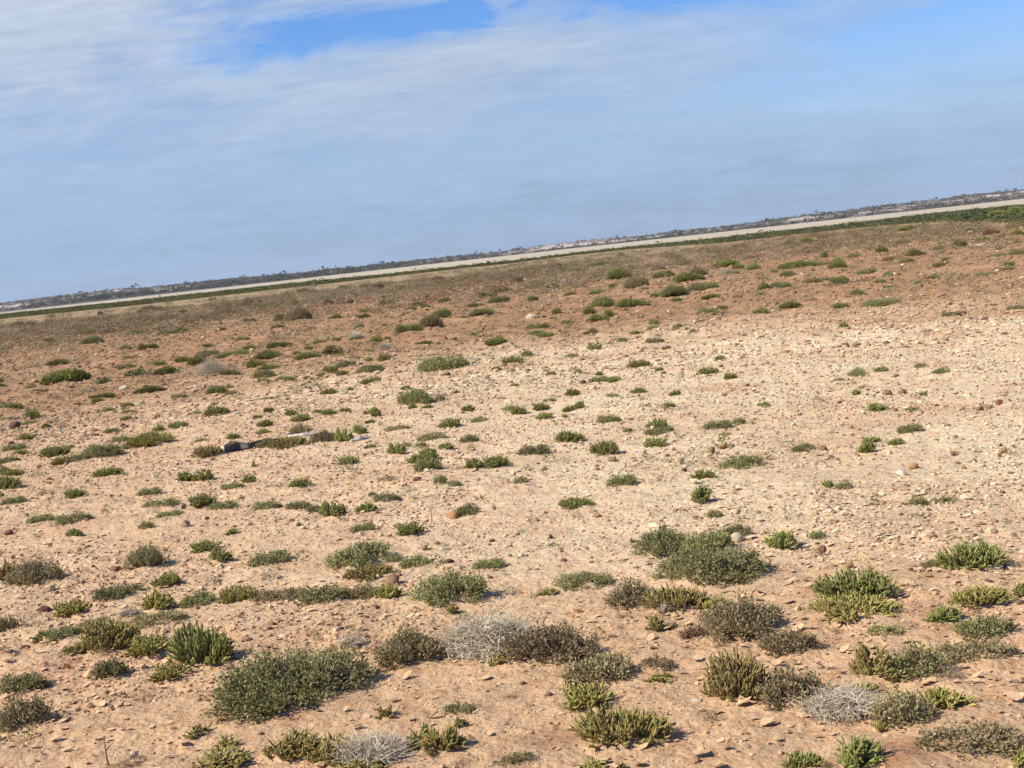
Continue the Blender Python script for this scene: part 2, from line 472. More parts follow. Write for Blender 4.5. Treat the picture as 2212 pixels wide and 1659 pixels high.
# ------------------------------------------------------------------ what stands where: pixels of the photograph, by crop
# crop: (origin x, origin y, step) in a 2212 px wide frame
K = .25
CROPS = {
    'T1': (0, 1244.2, K), 'T2': (553, 1244.2, K), 'T3': (1106, 1244.2, K), 'T4': (1659, 1244.2, K),
    'T5': (0, 829.5, K), 'T6': (553, 829.5, K), 'T7': (1106, 829.5, K), 'T8': (1659, 829.5, K),
    'U1': (0, 576.0, K), 'U2': (553, 493.7, K), 'U3': (1106, 466.3, K), 'U4': (1659, 406.0, .2553),
}
PLANTS = {
 'T1': '''Y45,55,200,180 O300,75,420,240 S1410,95,220,120 B940,220,260,150 B1180,140,180,100 Y1330,300,240,190 Y680,330,280,140
O1390,440,420,150 G1130,345,150,100 B1740,255,260,140 Y2060,235,330,160 O60,480,190,150 W300,440,180,80 O820,450,250,100
B560,560,280,140 S420,555,150,110 Y950,660,450,300 Y1340,680,300,180 S1760,800,560,400 Y620,690,190,110 B980,890,260,200 Y1530,890,300,140
W1370,890,130,110 B220,1030,360,200 O170,1330,400,320 W1260,1085,180,110 Y1700,1415,200,120 Y1960,1490,190,130 W1160,1640,180,150
Y1850,1700,420,170 W1030,1690,260,120''',
 'T2': '''B290,1180,1270,590 O200,215,420,130 B600,255,420,200 O900,205,260,150 Y1100,205,240,150 B1660,265,640,330 O1300,770,560,370
G1930,730,760,420 Y1720,320,100,80 Y2060,770,160,90 Y1135,1240,190,140 B1750,1215,260,130 S1750,1310,100,90 Y1570,1535,470,280
G1050,1620,560,340 Y270,1590,430,230 Y620,1640,380,240 Y860,1720,400,140 W2100,1640,180,180 W2180,1050,90,60 G850,620,200,150
W840,450,90,60 W1800,1640,160,90''',
 'T3': '''B600,125,500,180 Y270,180,180,80 B1330,-180,430,290 B1720,-190,400,230 B1700,85,880,370 O1060,280,400,300 Y1440,320,500,260
G1340,330,130,140 O2000,550,640,400 Y1720,300,220,130 Y1260,490,190,150 O1380,470,120,90 R1580,560,230,150 W1780,620,160,180
O360,760,760,400 O720,940,560,290 Y720,1150,380,240 Y980,1510,760,400 O1250,820,260,140 Y1300,920,210,110 Y1950,1110,520,480
W1690,1250,200,90 W20,1050,90,90 W160,1130,70,50 O70,1625,260,130 Y740,1690,200,110 Y920,1690,100,100 W550,1640,60,80
W1010,680,160,90 W960,360,120,60''',
 'T4': '''S750,230,620,300 Y770,410,640,240 Y1800,265,430,190 S2170,170,130,110 S1470,430,280,170 W1240,460,140,70 B1040,510,280,110
B1900,560,440,230 O1830,770,600,230 Y960,930,430,330 B1330,910,520,370 G620,1190,560,290 Y890,1040,250,140 O1130,1310,500,330
Y1500,1160,340,230 Y990,1335,110,90 W720,1270,150,90 O1730,1560,760,300 Y2180,1659,150,200 S380,1690,300,190 S680,1700,320,290
W600,480,110,70 B30,350,140,120 O200,690,440,250 O170,1170,560,430 W1400,850,80,60''',
 'T5': '''S20,30,80,40 S265,45,110,35 B310,75,120,30 S1300,75,230,65 S1870,85,180,75 B2010,95,110,40 B1960,40,130,30 B1550,125,120,50
S880,120,210,40 S840,160,110,45 B1100,195,100,40 B930,245,100,50 B1110,250,110,30 S110,220,180,60 S285,300,130,90 S290,165,60,25
B235,355,100,45 S385,390,90,50 B85,320,130,40 S1110,315,100,45 S985,415,120,40 S1380,410,130,60 S1550,380,150,60 Y1270,535,340,120
B1050,500,150,60 S250,480,120,55 B860,640,340,130 B700,660,150,60 B120,570,170,55 S200,610,110,50 S480,630,220,100 B580,570,120,50
Y570,690,160,70 B60,690,200,70 B40,790,120,90 S150,790,130,60 S70,910,230,120 S10,980,60,70 B120,1035,180,70 S930,795,240,80
S1880,280,210,100 B1750,500,110,45 S2040,475,100,60 Y1800,635,220,110 S2200,720,60,90 S2180,850,120,80 S1610,835,150,90 S1760,840,170,110
B2010,910,180,65 W1180,825,130,50 B1290,960,190,75 S680,975,160,75 B1390,1065,270,75 B1460,1145,200,60 S1790,1055,210,120
B1920,1080,220,80 B340,1195,200,75 B650,1215,270,110 B1260,1255,130,75 S670,1320,150,75 S2010,1295,130,45 W130,1280,90,50
S1810,1445,220,110 S1900,1545,240,130 B1280,1610,330,240 B1690,260,90,30''',
 'T6': '''S630,95,140,60 S810,55,60,35 B100,135,110,30 B1400,175,310,150 O1590,145,90,60 S1355,215,80,60 S1460,220,100,45 B1295,45,80,40
S1730,85,70,40 B2120,130,80,25 S130,240,90,50 S30,295,80,35 S280,275,90,60 S360,325,150,70 S60,370,120,70 B50,430,120,50 S550,250,90,40
S650,265,120,60 S790,240,100,45 S955,265,90,45 S1070,275,100,85 S1810,240,110,65 B2190,240,110,70 S1650,385,180,90 B1940,325,130,55
S970,345,90,45 W1070,355,80,35 O1230,405,190,60 Y300,555,310,110 B70,550,150,80 O390,420,160,90 O600,500,220,120 S760,500,150,130
S890,435,160,90 B990,555,100,45 O1500,485,240,75 B1830,505,150,80 S1215,610,160,110 B1310,540,110,50 B1420,550,100,60 S1620,570,140,75
S1520,655,170,130 S1370,690,150,90 B1480,755,230,140 S825,690,170,80 S410,895,170,90 S1900,735,190,110 S2110,710,200,110 W1750,740,100,60
B1590,870,120,100 B1715,885,110,60 B1130,840,150,50 B1130,1020,220,80 B1010,970,70,50 B100,1090,230,90 B340,1080,190,80 B520,1110,150,80
S660,1155,230,150 S920,1125,170,110 B1840,1135,200,120 B920,1275,200,90 S1370,1305,220,120 B900,1590,520,240 Y1010,1705,400,150
B1200,1540,110,80 B1390,1580,230,120 S1480,1450,80,80 B2010,1600,260,110 B110,1565,330,140''',
 'T7': '''S40,25,80,40 S550,100,120,70 B1080,80,130,60 B860,120,110,55 S1390,105,110,55 S1380,205,100,55 B2180,190,100,50 S40,265,120,85
S270,225,130,70 S260,305,140,60 S470,245,110,60 S580,220,110,75 S465,290,50,35 B840,340,190,90 S1230,390,170,100 B1290,440,250,80
S985,415,80,45 S500,510,260,110 B190,615,260,110 S800,615,260,140 S1210,550,190,90 W1330,540,100,60 B1770,390,230,90 B1960,350,110,70
B1840,460,120,55 W2060,565,80,35 B1980,735,360,130 S1700,825,180,95 B950,890,240,130 B70,860,130,70 S560,1085,280,110 S1575,1025,170,150
B1640,1030,90,60 B1760,1155,130,85 B1950,1310,250,110 B330,150,110,35''',
 'T8': '''S750,95,70,55 S1350,100,70,45 W830,30,120,40 S930,235,150,80 B1250,235,110,45 W260,440,100,50 W550,430,110,60 B1210,425,210,80
S930,515,160,75 S830,605,160,110 S1080,530,130,70 B320,580,180,75 W1770,545,60,40 W1745,690,80,40 S535,885,100,65 B660,900,150,65
B1290,1060,160,100 B1530,1040,200,90 B430,1350,140,100 S110,1435,260,170 S1750,1615,500,260 B1430,1600,200,90 W2050,110,100,70''',
 'U1': '''S580,1000,340,110 B440,980,110,70 S910,1010,120,45 S20,1010,50,50 S510,850,155,55 S1280,720,160,60 S1355,645,80,25 B1085,720,100,55
B780,670,170,75 O770,585,130,50 S425,660,90,45 S1110,890,130,50 S1180,950,170,70 S1440,925,200,70 G1790,950,220,150 B1990,940,170,60
S1690,850,150,80 S1575,825,130,50 O1790,780,200,70 S2010,780,270,60 S2155,720,110,50 S2180,880,100,100 B1340,850,150,40 S865,900,65,30
O1100,800,90,40 S1785,700,110,40 B2080,640,150,30 S1925,550,60,30 S1570,570,90,50 B1440,590,150,50 S1165,590,120,40 R160,520,110,50
R260,515,70,60 R1290,390,190,50 R870,420,60,40 O705,480,70,30 O1320,495,50,30 S1870,415,120,25 S1590,400,60,35 S2155,480,110,40
O2050,400,90,40 R1950,320,100,30 R2150,340,110,80 R1840,285,60,20 O450,435,60,25 G910,575,130,60''',
 'U2': '''O370,795,220,130 S220,800,130,70 S190,870,130,45 S450,895,70,30 S205,1030,210,60 S535,1000,90,40 S455,1040,90,35 S95,1125,200,80
S660,1090,170,90 S450,1130,230,70 S350,1090,90,35 B730,1115,90,50 S40,1200,90,60 S110,1225,180,60 B770,1205,180,70 S640,1235,130,55
B980,1245,230,80 S735,1270,130,50 S545,1285,80,45 B90,1290,230,80 S260,1325,170,50 S430,1305,60,35 S60,1343,100,60 S940,1345,100,50
B1040,1320,100,50 G880,960,120,80 S860,965,110,35 S700,970,80,35 S1040,980,110,60 S1145,960,60,30 G1120,1055,100,80 S985,1065,80,30
S1110,1150,120,70 S960,1145,80,35 S930,730,90,40 S940,775,110,45 S690,785,120,50 B900,855,80,40 S1095,845,70,30 S1320,905,230,90
O1510,860,190,130 B1600,780,170,100 S1130,660,140,45 B1190,640,90,50 S1400,670,110,45 S1330,705,120,30 S1170,690,60,20 B1460,690,80,50
S1300,745,60,25 S1640,635,110,40 B2090,640,180,60 S1910,680,150,40 B1960,750,200,70 S1785,785,80,35 S1720,975,80,45 S1450,1010,160,45
S1590,945,90,25 S2090,1010,170,80 S1860,925,80,35 O1190,925,70,30 B1600,1230,400,140 S2180,1165,100,70 S2060,1230,80,45 S2000,590,150,50
S2130,550,170,40 R1060,525,90,60 R930,515,100,40 R400,545,80,30 R620,665,90,70 R760,655,140,60 R1560,460,130,45 O760,510,80,25
S1245,520,100,35 O1470,600,70,30 S340,655,70,45 O780,570,70,25 O1680,530,60,25 R20,650,50,60''',
 'U3': '''S950,365,65,60 O410,450,60,50 O280,440,70,20 O550,480,80,40 O1060,625,210,110 S870,620,80,40 S920,550,180,90 S330,635,150,50
S510,690,95,40 S740,675,150,40 O600,620,90,35 S175,735,90,50 B780,790,200,100 S660,850,110,80 S740,920,190,80 S840,870,90,70
S1040,790,270,85 S390,850,100,60 B180,975,100,50 S270,975,110,60 B210,1030,150,50 S310,1050,130,50 B320,1075,60,25 S475,935,90,45
B470,975,60,25 B460,1035,80,40 B700,1005,80,45 S630,1025,60,30 B1150,640,60,30 S1250,700,110,45 B1400,695,230,110 B1640,650,260,80
O1610,525,160,80 S1520,570,230,80 S1310,535,170,60 S1425,740,100,45 S1730,715,160,45 B1680,855,180,65 S1820,805,90,40 S1220,945,90,65
S1205,990,90,45 S1440,970,75,45 B1560,1010,60,40 S1505,985,30,25 S1075,1020,90,35 S975,1080,90,35 B1240,1105,150,60 B870,1025,60,25
S710,1155,120,70 B1340,1150,80,35 B140,1210,90,65 S40,1270,110,70 B510,1225,120,40 S1100,1315,185,80 S1260,1340,70,35 S590,1365,80,45
S1700,1370,170,75 S1910,1410,110,65 S1780,1245,80,45 B745,1435,160,60 S755,1375,70,40 S900,1435,120,60 B330,1380,90,45 B290,1325,60,30
S2180,640,100,80 B1425,360,90,30 O2025,270,60,30 S2070,370,90,25 S1850,440,200,60 S2080,470,130,60 S1950,460,100,50 G1850,510,130,60
B1930,510,80,45 B1950,710,80,30 S2140,685,60,30 S2145,850,130,60 B1640,925,90,35 B760,430,150,40 S1480,425,50,25 R1260,470,110,40
O940,465,80,30 S1040,460,90,35 R50,575,100,50 S500,590,90,30''',
 'U4': '''B90,850,200,60 B170,755,130,60 S50,720,60,35 S290,675,330,60 S580,685,140,100 S480,590,60,60 S620,800,130,60 O370,800,150,40
B500,790,80,40 B840,735,170,60 B1020,745,80,45 B630,720,60,45 S950,805,90,40 S1010,845,80,25 S790,785,60,20 B760,905,110,60 S440,900,70,35
S195,1020,180,70 S610,1020,140,50 B940,1005,290,60 B1555,1090,140,50 B2110,1035,150,50 O1890,1000,100,25 S625,1180,70,45 S935,1560,105,55
B765,1585,140,70 B610,1635,90,40 B1475,1570,130,60 O1300,1520,110,50 S1460,670,100,45 S1500,625,90,45 S1390,780,110,50 S1300,815,110,35
S1540,785,80,40 S1250,580,150,70 B1180,640,120,50 S960,545,100,60 O1030,625,120,50 S2050,655,110,40 S2020,705,100,40 B1810,745,90,40
B1890,735,80,25 B1960,585,120,40 B2120,570,140,50 O1440,530,100,45 O1340,450,80,35 O1430,400,80,30 O1525,415,60,20 O1590,380,60,20
O1710,360,70,25 R1880,400,140,60 S2120,400,100,50 S1810,460,120,50 S1630,495,130,60 O1140,480,130,60 O850,380,110,45 S320,465,120,40
O780,470,90,30 O670,500,90,30 O460,430,80,30 S780,420,80,30 S180,485,100,40 S1180,360,130,40 O860,520,80,30 B720,590,120,40
S1940,265,140,70 S2100,240,130,80 S2040,440,60,20 S2120,470,70,25 O1970,520,80,30''',
}
# stones: crop, x, base y, width, height, colour, label
STONES = [
 ('T1', 390, 310, 110, 55, 'dark', 'dark brown stone with a flat top on the sand'),
 ('T2', 1190, 65, 110, 90, 'brown', 'grey brown stone leaning against a yellow samphire clump'),
 ('T5', 1075, 48, 90, 38, 'pale', 'long cream stone lying flat in the red gravel'),
 ('T5', 1765, 42, 40, 42, 'tan', 'upright tan stone beside a green samphire tuft'),
 ('T5', 135, 388, 110, 58, 'dark', 'dark brown boulder near the left edge of the frame'),
 ('T5', 415, 412, 35, 28, 'pale', 'little white stone in front of a samphire tuft'),
 ('T5', 1070, 384, 60, 45, 'red', 'small maroon stone with a pointed top'),
 ('T5', 1590, 1076, 50, 42, 'dark', 'small dark stone tucked between two grey saltbushes'),
 ('T5', 1600, 1244, 110, 70, 'tan', 'tan boulder with a flat sunlit face on pale gravel'),
 ('T5', 80, 1304, 85, 45, 'red', 'reddish stone partly hidden by a dry weed'),
 ('T5', 1000, 1624, 105, 52, 'red', 'red brown block of stone left of a round grey-green saltbush'),
 ('T5', 805, 1586, 40, 25, 'red', 'tiny red stone on pale gravel, left of the red brown block'),
 ('T5', 435, 1400, 40, 25, 'red', 'tiny red stone alone on pale gravel below a bright samphire'),
 ('T5', 1790, 1170, 40, 25, 'dark', 'one of two tiny dark stones, behind the tan boulder'),
 ('T6', 1390, 844, 85, 48, 'red', 'reddish angular stone amid pale gravel behind green tufts'),
 ('T6', 1710, 1168, 105, 72, 'orange', 'orange wedge-shaped stone touching a pale green saltbush'),
 ('T6', 1670, 1554, 90, 45, 'dark', 'brown stone with dark right side beside a bare twig'),
 ('T6', 375, 1228, 60, 34, 'dark', 'small dark brown stone on open pale gravel'),
 ('T6', 1220, 1228, 85, 28, 'brown', 'thin brown stone lying behind a yellow-green samphire'),
 ('T7', 1820, 552, 85, 38, 'orange', 'rounded orange stone behind a spreading grey saltbush'),
 ('T7', 1730, 598, 55, 55, 'brown', 'brown upright stone left of the rounded orange stone'),
 ('T7', 870, 672, 90, 46, 'brown', 'brown domed stone in front of a bushy green samphire'),
 ('T7', 265, 748, 80, 42, 'tan', 'sand-coloured stone with a dark shaded end'),
 ('T7', 1490, 757, 52, 36, 'dark', 'dark pebble with a shadow, alone on pale gravel'),
 ('T7', 1470, 690, 40, 58, 'brown', 'narrow brown stone standing on edge in pale gravel'),
 ('T7', 1945, 1358, 108, 78, 'pale', 'round pale grey stone in front of a green-grey saltbush'),
 ('T7', 335, 1338, 44, 42, 'dark', 'small dark maroon stone on pink gravel'),
 ('T7', 1040, 1368, 44, 30, 'dark', 'small brown stone behind the big saltbush cluster'),
 ('T7', 450, 1548, 64, 44, 'red', 'rusty stone on pink gravel left of the saltbush cluster'),
 ('T7', 1620, 1322, 85, 30, 'orange', 'flat orange stone just behind the big saltbush cluster'),
 ('T8', 1030, 92, 85, 42, 'brown', 'brown stone close beside a rounder brown stone'),
 ('T8', 1160, 87, 80, 44, 'brown', 'rounder brown stone of a pair on pale gravel'),
 ('T8', 1260, 728, 84, 48, 'orange', 'smooth orange cobble alone on the pale gravel flat'),
 ('T8', 2035, 592, 62, 42, 'orange', 'small round orange stone close to the right edge'),
 ('T8', 2000, 628, 42, 30, 'red', 'tiny red stone touching a small round orange stone'),
 ('T8', 715, 388, 62, 30, 'orange', 'orange-brown sliver of stone in pale gravel'),
 ('T8', 2000, 178, 62, 44, 'red', 'reddish stone beside a dry weed near the right edge'),
 ('T8', 470, 1448, 74, 52, 'red', 'rust red stone right of a spiky green samphire'),
 ('T8', 1250, 1604, 92, 36, 'red', 'red brown stone left of the spreading green samphire'),
 ('T8', 700, 1584, 84, 42, 'orange', 'orange earthy stone behind a dense green samphire clump'),
 ('T8', 1890, 868, 62, 40, 'tan', 'tan stone far out on the bare gravel'),
 ('T8', 470, 574, 74, 46, 'brown', 'brown lump of stone at the end of a grey saltbush'),
 ('U3', 170, 893, 104, 50, 'pale', 'white boulder with a slanted top on red ground'),
 ('U3', 795, 972, 50, 22, 'pale', 'small flat white stone in front of bright green samphire'),
 ('U3', 2000, 1303, 84, 32, 'pale', 'cream domed stone on the pale gravel plain'),
 ('U3', 612, 1452, 60, 36, 'dark', 'blackish maroon stone at the edge of pale gravel'),
 ('U3', 605, 750, 34, 20, 'pale', 'tiny white stone on the red ground'),
 ('U4', 60, 868, 30, 34, 'pale', 'white upright stone beside a dark saltbush'),
 ('U4', 1800, 492, 92, 20, 'pale', 'long flat white slab among the far scrub'),
 ('U4', 1715, 378, 54, 16, 'pale', 'small white slab in front of a far brown shrub'),
 ('U4', 455, 655, 34, 24, 'pale', 'cream stone left of a bushy pale green shrub'),
 ('U4', 1060, 1608, 92, 38, 'tan', 'flat tan stone with a mossy brown edge'),
 ('U1', 2180, 730, 44, 26, 'pale', 'small cream stone below a green samphire on red ground'),
 ('U1', 1755, 630, 44, 30, 'pale', 'small cream stone on open red-brown ground'),
 ('U1', 515, 738, 38, 26, 'pale', 'little cream stone lying on red-brown soil'),
 ('T1', 300, 562, 80, 50, 'pale', 'white quartz-like stone left of a green samphire'),
 ('T1', 690, 1110, 100, 42, 'brown', 'brown clod-like stone on smooth sand'),
 ('T1', 1160, 1580, 80, 70, 'pale', 'jagged white stone among dry weeds'),
]
STONE_COL = {'dark': (.10, .055, .04), 'brown': (.22, .135, .08), 'tan': (.38, .27, .165), 'pale': (.46, .375, .255), 'red': (.19, .085, .055), 'orange': (.36, .19, .085)}

# landmarks: which plant or stone (crop, x, y) and the words for it, each used in other labels
MARK_PLANT = {
 ('T2', 290, 1180): ('the largest dome of saltbush', 'largest dome-shaped saltbush of all, dense dull green, alone on the sand'),
 ('T2', 1930, 730): ('the ash-grey bush', 'wide ash-grey leafless bush wedged between two brown saltbushes'),
 ('T4', 620, 1190): ('the white twig heap', 'low heap of bleached white twigs between olive shrubs'),
 ('T2', 1050, 1620): ('the bleached twig bush', 'bleached purple-grey twig bush with yellow samphire at its sides'),
 ('T3', 1700, 85): ('the widest blue-grey saltbush', 'widest blue-grey saltbush, the heart of a big cluster on pale gravel'),
 ('T3', 980, 1510): ('the broad yellow samphire', 'broad yellow-green samphire cushion of many upright fingers, alone on sand'),
 ('T1', 1760, 800): ('the tall green samphire', 'tall green samphire clump with browning stems, left of the largest saltbush dome'),
 ('T5', 1280, 1610): ('the round blue-grey saltbush', 'round blue-grey saltbush alone on pale gravel beside a red brown block'),
 ('T5', 1270, 535): ('the long olive cushion', 'long olive samphire cushion, flat-topped, behind a grey saltbush'),
 ('T8', 1750, 1615): ('the spreading green samphire', 'spreading green samphire with many stems, largest on the pale gravel flat'),
 ('T4', 750, 230): ('the dense green samphire', 'dense dark green samphire directly behind a yellower clump'),
 ('T6', 1400, 175): ('the wide sage saltbush', 'wide sage green saltbush with two bright tufts at its foot'),
 ('T6', 900, 1590): ('the big sage saltbush', 'big sage green saltbush with yellow samphire growing along its front'),
 ('T7', 950, 890): ('the blue-green ball', 'ball-like blue-green saltbush alone on whitish gravel'),
 ('T7', 800, 615): ('the lush double samphire', 'lush dark green samphire of two joined clumps above a brown stone'),
 ('T8', 830, 605): ('the cupped green samphire', 'cup-shaped bright green samphire at the near end of a short chain'),
 ('U1', 580, 1000): ('the flat green mat', 'flat wide green mat of samphire on red-brown soil'),
 ('U1', 1790, 950): ('the silver bush', 'silver-grey rounded leafless bush amid green samphire mats'),
 ('U2', 370, 795): ('the brown ball bush', 'dark brown ball-shaped bush standing over the red ground'),
 ('U2', 1600, 1230): ('the long teal saltbush', 'long teal green saltbush stretched out on the red gravel'),
 ('U2', 1510, 860): ('the leaning olive bush', 'olive bush between a bright green mat and a greener bush'),
 ('U3', 1060, 625): ('the dark domed bush', 'dark brownish domed bush standing among the green scrub'),
 ('U3', 950, 365): ('the lone upright bush', 'lone upright olive bush on the tan plain below the white playa'),
 ('U3', 1040, 790): ('the bright green cushion', 'bright green cushion of samphire, vivid and low on red ground'),
 ('U3', 1400, 695): ('the long blue-green thicket', 'long blue-green thicket of saltbush, tallest at its near end'),
 ('U4', 1250, 580): ('the vivid green bush', 'vivid green upright bush in the brown scrub far out'),
 ('U4', 940, 1005): ('the low teal mat', 'low teal mat of saltbush at the edge of pale gravel'),
 ('U4', 580, 685): ('the pale green mound', 'pale green mound of bush with cream stones at its left'),
 ('T5', 70, 910): ('the bushy edge samphire', 'bushy bright green samphire cut near the left edge, pale gravel around'),
 ('T3', 1950, 1110): ('the stout olive-yellow samphire', 'stout olive-yellow samphire merging with a brown saltbush beside the white twig heap'),
 ('T4', 1730, 1560): ('the sprawling olive shrub', 'sprawling olive shrub with finger-like shoots near the lower right corner'),
 ('T2', 1570, 1535): ('the open yellow samphire', 'open yellow-green samphire with long loose fingers near the lower edge'),
}
MARK_STONE = {
 ('T7', 1945): 'the round pale stone', ('T6', 1710): 'the orange wedge stone', ('U3', 170): 'the white boulder',
 ('T5', 1600): 'the tan boulder', ('T8', 1260): 'the smooth orange cobble', ('T5', 135): 'the dark brown boulder',
 ('U4', 1800): 'the far white slab',
}
# ------------------------------------------------------------------ the plain: zones by bearing and distance
HF = CAM_H * FPX


def polar(x, y):
    d = np.hypot(x, y)
    az = np.arctan2(x, np.maximum(y, 1e-6))
    az = np.where(np.asarray(y) <= 0, np.sign(x) * 1.3, az)
    u = 1075.0 + 2780.0 * np.tan(np.clip(az, -1.2, 1.2))
    return d, u, HF / np.maximum(d, 1.0)


PLX = [-600, 0, 275, 550, 700, 830, 1003, 1106, 1230, 1356, 1531, 1656, 1786, 1914, 2042, 2170, 2800]
PLY = [5.5, 6, 9, 9, 11, 14, 15, 16, 13.5, 13, 14, 13, 13.7, 12.5, 10.5, 12.6, 13]     # near edge of the playa
GBY = [16, 16.5, 19.5, 19, 18.8, 18.5, 18.2, 18.6, 16.4, 17, 24, 25, 24, 26, 31, 46, 60]         # near edge of the green belt


def zone_colour(x, y):
    d, u, q = polar(x, y)
    n1 = fbm(x, y, 6.0, 3, 31) - .5
    n2 = fbm(x, y, 1.1, 3, 37) - .5
    n3 = fbm(x, y, 40.0, 3, 41) - .5
    n4 = vnoise(x, y, .16, 43) - .5
    sand = np.array([.515, .335, .186]); pale = np.array([.60, .475, .30]); red = np.array([.30, .178, .09])
    tan = np.array([.31, .225, .125]); green = np.array([.085, .086, .03]); playa = np.array([.415, .36, .26])
    grey = np.array([.275, .178, .096])
    c = np.broadcast_to(sand, x.shape + (3,)).copy()

    def put(col, w):
        nonlocal c
        w = np.clip(w, 0, 1)[..., None]
        c = c * (1 - w) + col * w
    put(pale, sstep(170, 250, q + n1 * 90) * (1 - sstep(560, 820, q + n1 * 260)) * (.30 + .70 * sstep(200, 1500, u + n1 * 500)) * (.75 + n2 * 1.2))
    put(np.array([.43, .25, .14]), sstep(.12, .30, n2) * .55 * sstep(230, 300, q))
    put(red, 1 - sstep(150, 262, q + n1 * 70 + n2 * 40 + 22 * sstep(900, 0, u) * 0 - 30 * sstep(700, 0, u)))
    put(np.array([.36, .22, .12]), (1 - sstep(120, 220, q)) * sstep(.05, .25, n2 + n1 * .5) * .8)
    w = (1 - sstep(50, 88, q + n1 * 40)) * (1 - sstep(1250, 1700, u + n3 * 200))
    put(grey, w)
    put(tan, (1 - sstep(30, 46, q + n1 * 12)) * (1 - .5 * sstep(1400, 1800, u)))
    pl = np.interp(u, PLX, PLY) + .6; gb = np.interp(u, PLX, GBY)
    put(green * np.where(u > 1450, 1.25, 1.0)[..., None], (1 - sstep(gb * np.where(u > 1450, .80, .95), gb * 1.08, q + n3 * 3 + n1 * 5 * sstep(20, 40, gb))))
    put(playa * (1 + n3[..., None] * .35), (1 - sstep(pl * .96, pl * 1.03, q + n3 * 1.6 + n1 * .8)))
    put(np.array([.20, .175, .14]) * (.8 + .5 * n1[..., None]), 1 - sstep(.85, 1.1, q / np.interp(u, [-600, 0, 300, 600, 1000, 3000], [4.6, 4.4, 3.9, 3.4, 2.2, 2.2]) + n3 * .5))
    for (mx, my, mr, mh) in MOUNDS:
        put(np.array([.30, .145, .075]), np.exp(-(((x - mx) ** 2 + (y - my) ** 2) / (mr * mr)) ** 2) * (.6 + n4))
    c = c * (1 + (n4 * .16 * sstep(120, 220, q) + n2 * .12)[..., None])
    return np.clip(c, .01, .9)


def micro(x, y):
    d = np.hypot(x, y)
    f = 1 - sstep(18, 40, d)
    t = fbm(x + .05 * vnoise(x, y, .2, 71), y, .17, 3, 51) * 9
    fr = t - np.floor(t)
    z = .0045 * (np.floor(t) + sstep(.8, 1.0, fr)) - .0045 * 4.5
    rough = .35 + .65 * sstep(.35, .62, fbm(x, y, .9, 2, 61))
    z = z * rough + (vnoise(x, y, .045, 53) - .5) * .008 + (vnoise(x, y, .09, 57) - .5) * .010
    g = ((vnoise(x, y, .34, 58) - .5) * .10 + (vnoise(x, y, .17, 59) - .5) * .06) * sstep(11, 30, d) * (1 - sstep(45, 120, d))
    return z * f + g


for px, py, mr, mh in ((1950, 1637, .13, .022), (1192, 1592, .11, -.016), (2015, 1322, .10, .015)):
    gx, gy, gz = at(px, py)
    MOUNDS.append((gx, gy, mr, mh))


